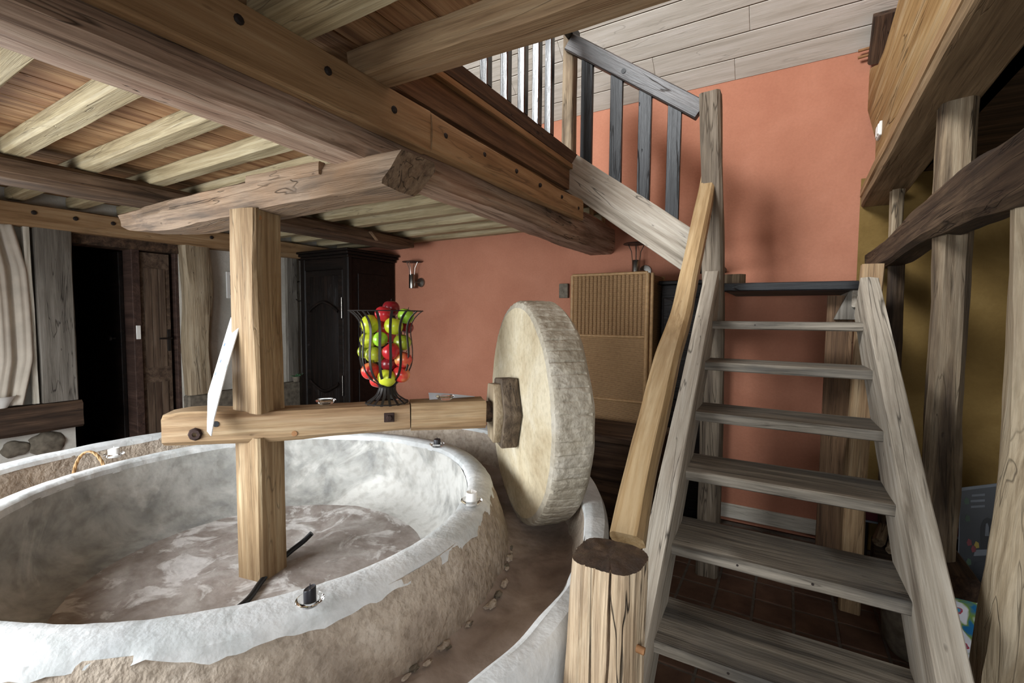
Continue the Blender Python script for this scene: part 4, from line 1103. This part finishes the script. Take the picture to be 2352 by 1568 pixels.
sconce(at(949, 648, 'y', 4.0), 'brushed steel wall sconce beside the armoire')
sconce(at(1462, 622, 'y', 4.0), 'steel wall sconce half hidden above the wicker screen')
pq = box('wall_plaque', (-1.872, YB - .035, 1.82), (-1.782, YB + .01, 1.955), MT['greystone'], bev=.004)
tag(pq, 'small pale stone plaque on the terracotta wall left of the wicker screen', 'plaque')

# ------------------------------------------------------------------ right bay beyond the timber frame
MT['navy'] = plain('dark_poster_print', (22, 25, 30), .4, .3, 0, .25, 12); MT['pgrey'] = plain('grey_poster_print', (86, 90, 96), .5, .3); MT['pdark'] = plain('black_poster_print', (16, 17, 20), .5, .3)
MT['pred'] = plain('red_poster_print', (96, 34, 40), .5, .3); MT['pyel'] = plain('yellow_poster_print', (130, 112, 40), .5, .3); MT['pgrn'] = plain('green_poster_print', (46, 66, 48), .5, .3)
PC = at(2262, 1255, 'y', 3.25)
pn_ = ((EYE - PC).normalized() + RT * .12).normalized(); pn_.z = .12; pn_.normalize()
po = thing('poster', (PC.x, PC.y, PC.z - .33), 'dark garden poster with grey border behind the stained post', 'poster')
def onp(px, py, k=.002):
    d = RT * ((px - 1176) / FPX) - UP * ((py - 784) / FPX) + FW
    return EYE + d * ((PC - EYE).dot(pn_) / d.dot(pn_)) + pn_ * k
def pq_(name, px, mat, k): slab(name, [onp(x, y, k) for x, y in px], pn_, .002 if k > .001 else .01, mat, po, bev=0)
pq_('border', [(2205, 1120), (2338, 1104), (2322, 1420), (2196, 1412)], MT['pgrey'], 0)
pq_('sheet', [(2207, 1127), (2332, 1111), (2317, 1412), (2199, 1405)], MT['navy'], .002)
for y, a, b in ((1134, 2232, 2262), (1147, 2229, 2262), (1160, 2230, 2262)): pq_('text_line', [(a, y + 1), (b, y - 1), (b, y + 4), (a, y + 6)], MT['pgrey'], .004)
pq_('arch', [(2252, 1268), (2252, 1210), (2258, 1194), (2268, 1188), (2279, 1192), (2286, 1206), (2287, 1266)], MT['pdark'], .004)
pq_('figure', [(2262, 1230), (2264, 1202), (2268, 1200), (2271, 1210), (2271, 1230)], MT['pgrey'], .006)
for (x, y), m in (((2226, 1245), 'pred'), ((2236, 1260), 'pred'), ((2243, 1251), 'pyel'), ((2225, 1290), 'pgrn'), ((2220, 1150), 'pgrn'), ((2222, 1190), 'pgrn')):
    pq_('flower', [(x - 6, y), (x - 2, y - 9), (x + 5, y - 5), (x + 6, y + 6), (x - 3, y + 8)], MT[m], .004)
for y in (1262, 1290, 1318): pq_('step', [(2240, y), (2330, y - 4), (2330, y + 10), (2236, y + 14)], MT['pgrey'] if y == 1262 else MT['navy'], .004)
def pillowmat():
    t = NT('flower_print_cushion'); v = t.rnd()
    n = t.noise(v, 13, 2, .5, .6)
    c = t.ramp(n, [(.34, srgb(40, 110, 160)), (.42, srgb(120, 150, 60)), (.48, srgb(226, 228, 236)), (.62, srgb(230, 232, 240)), (.64, srgb(190, 40, 50)), (.72, srgb(60, 160, 200))])
    return t.done(c, .8, spec=.1)
MT['pillow'] = pillowmat()
pc = at(2250, 1442, 'y', 2.75)
bm = bmesh.new(); bmesh.ops.create_grid(bm, x_segments=18, y_segments=18, size=1)
top_ = bm.faces[:]
for v in bm.verts:
    x, y = v.co.x, v.co.y; v.co.z = .32 * max(0, (1 - x ** 4) * (1 - y ** 4)) ** .5
    k = 1 - .06 * (1 - abs(x)) * (abs(y) > .9) ; v.co.x *= 1 - .07 * (1 - y * y); v.co.y *= 1 - .07 * (1 - x * x)
d_ = bmesh.ops.duplicate(bm, geom=bm.faces[:] + bm.edges[:] + bm.verts[:])
for g in d_['geom']:
    if isinstance(g, bmesh.types.BMVert): g.co.z *= -1
bmesh.ops.remove_doubles(bm, verts=bm.verts[:], dist=.0005); bmesh.ops.recalc_face_normals(bm, faces=bm.faces[:])
for v in bm.verts: v.co *= .15
me = bpy.data.meshes.new('cushion'); bm.to_mesh(me); bm.free(); finish(me, 60)
o = link('cushion', me, MT['pillow'], None, Matrix.Translation(pc) @ Matrix.Rotation(rad(8), 4, 'Z') @ Matrix.Rotation(rad(66), 4, 'X') @ Matrix.Rotation(rad(24), 4, 'Z'))
tag(o, 'flower-printed cushion in the dark gap by the pale post', 'cushion')
bn = thing('bench', (pc.x + .12, pc.y + .05, 0), 'dark wooden bench under the printed cushion', 'bench')
zb_ = pc.z - .155
box('seat', (pc.x - .14, pc.y - .16, zb_ - .04), (pc.x + .6, pc.y + .30, zb_), WD['walnut'], bn)
for xx in (pc.x - .10, pc.x + .54):
    for yy in (pc.y - .12, pc.y + .26): box('leg', (xx - .025, yy - .025, 0), (xx + .025, yy + .025, zb_ - .04), WD['walnut'], bn)
box('backrest', (pc.x - .14, pc.y + .26, zb_), (pc.x + .6, pc.y + .30, zb_ + .22), WD['walnut'], bn)
tb_ = at(2012, 1173, 'y', 3.72)
tb = thing('side_table', (.72, 3.75, 0), 'small dark red table with a pale edge behind the right stringer', 'table')
MT['redtop'] = plain('dark_red_lacquer', (70, 26, 32), .3, .5)
box('top', (.42, 3.52, tb_.z), (1.02, 3.98, tb_.z + .05), MT['redtop'], tb); box('edge', (.418, 3.515, tb_.z - .012), (1.022, 3.985, tb_.z), MT['pgrey'], tb, bev=.001)
for xx in (.46, .98):
    for yy in (3.56, 3.94): box('leg', (xx - .02, yy - .02, 0), (xx + .02, yy + .02, tb_.z - .012), WD['walnut'], tb)
lg = at(2020, 1225, 'y', 3.5)
lb_ = thing('log_basket', (lg.x + .06, lg.y, 0), 'grey firewood crate on the tiles below the red table', 'crate')
box('crate_body', (lg.x - .04, lg.y - .12, 0), (lg.x + .3, lg.y + .0, lg.z - .02), WD['brace'], lb_, bev=.006)
for k in range(5):
    rk = random.Random(k + 40)
    c = Vector((lg.x + .0 + .06 * k, lg.y - .06 + rk.uniform(-.02, .02), lg.z + .02 + rk.uniform(-.02, .03)))
    timber('log', [c + Vector((-.03, -.12, -.03)), c + Vector((.04, .12, .04))], .055, .05, WD['frame'], lb_, wob=.008, cham=.3)
jr = at(2080, 1440, 'y', 2.9)
o = lathe('stone_jar', [(0, 0), (.09, 0), (.12, .06), (.13, .16), (.12, .27), (.08, .33), (.085, .36), (.07, .36), (0, .30)], (jr.x + .03, 2.9, 0), MT['greystone'], n=36)
tag(o, 'grey stoneware jar on the tiles behind the right stringer', 'jar')
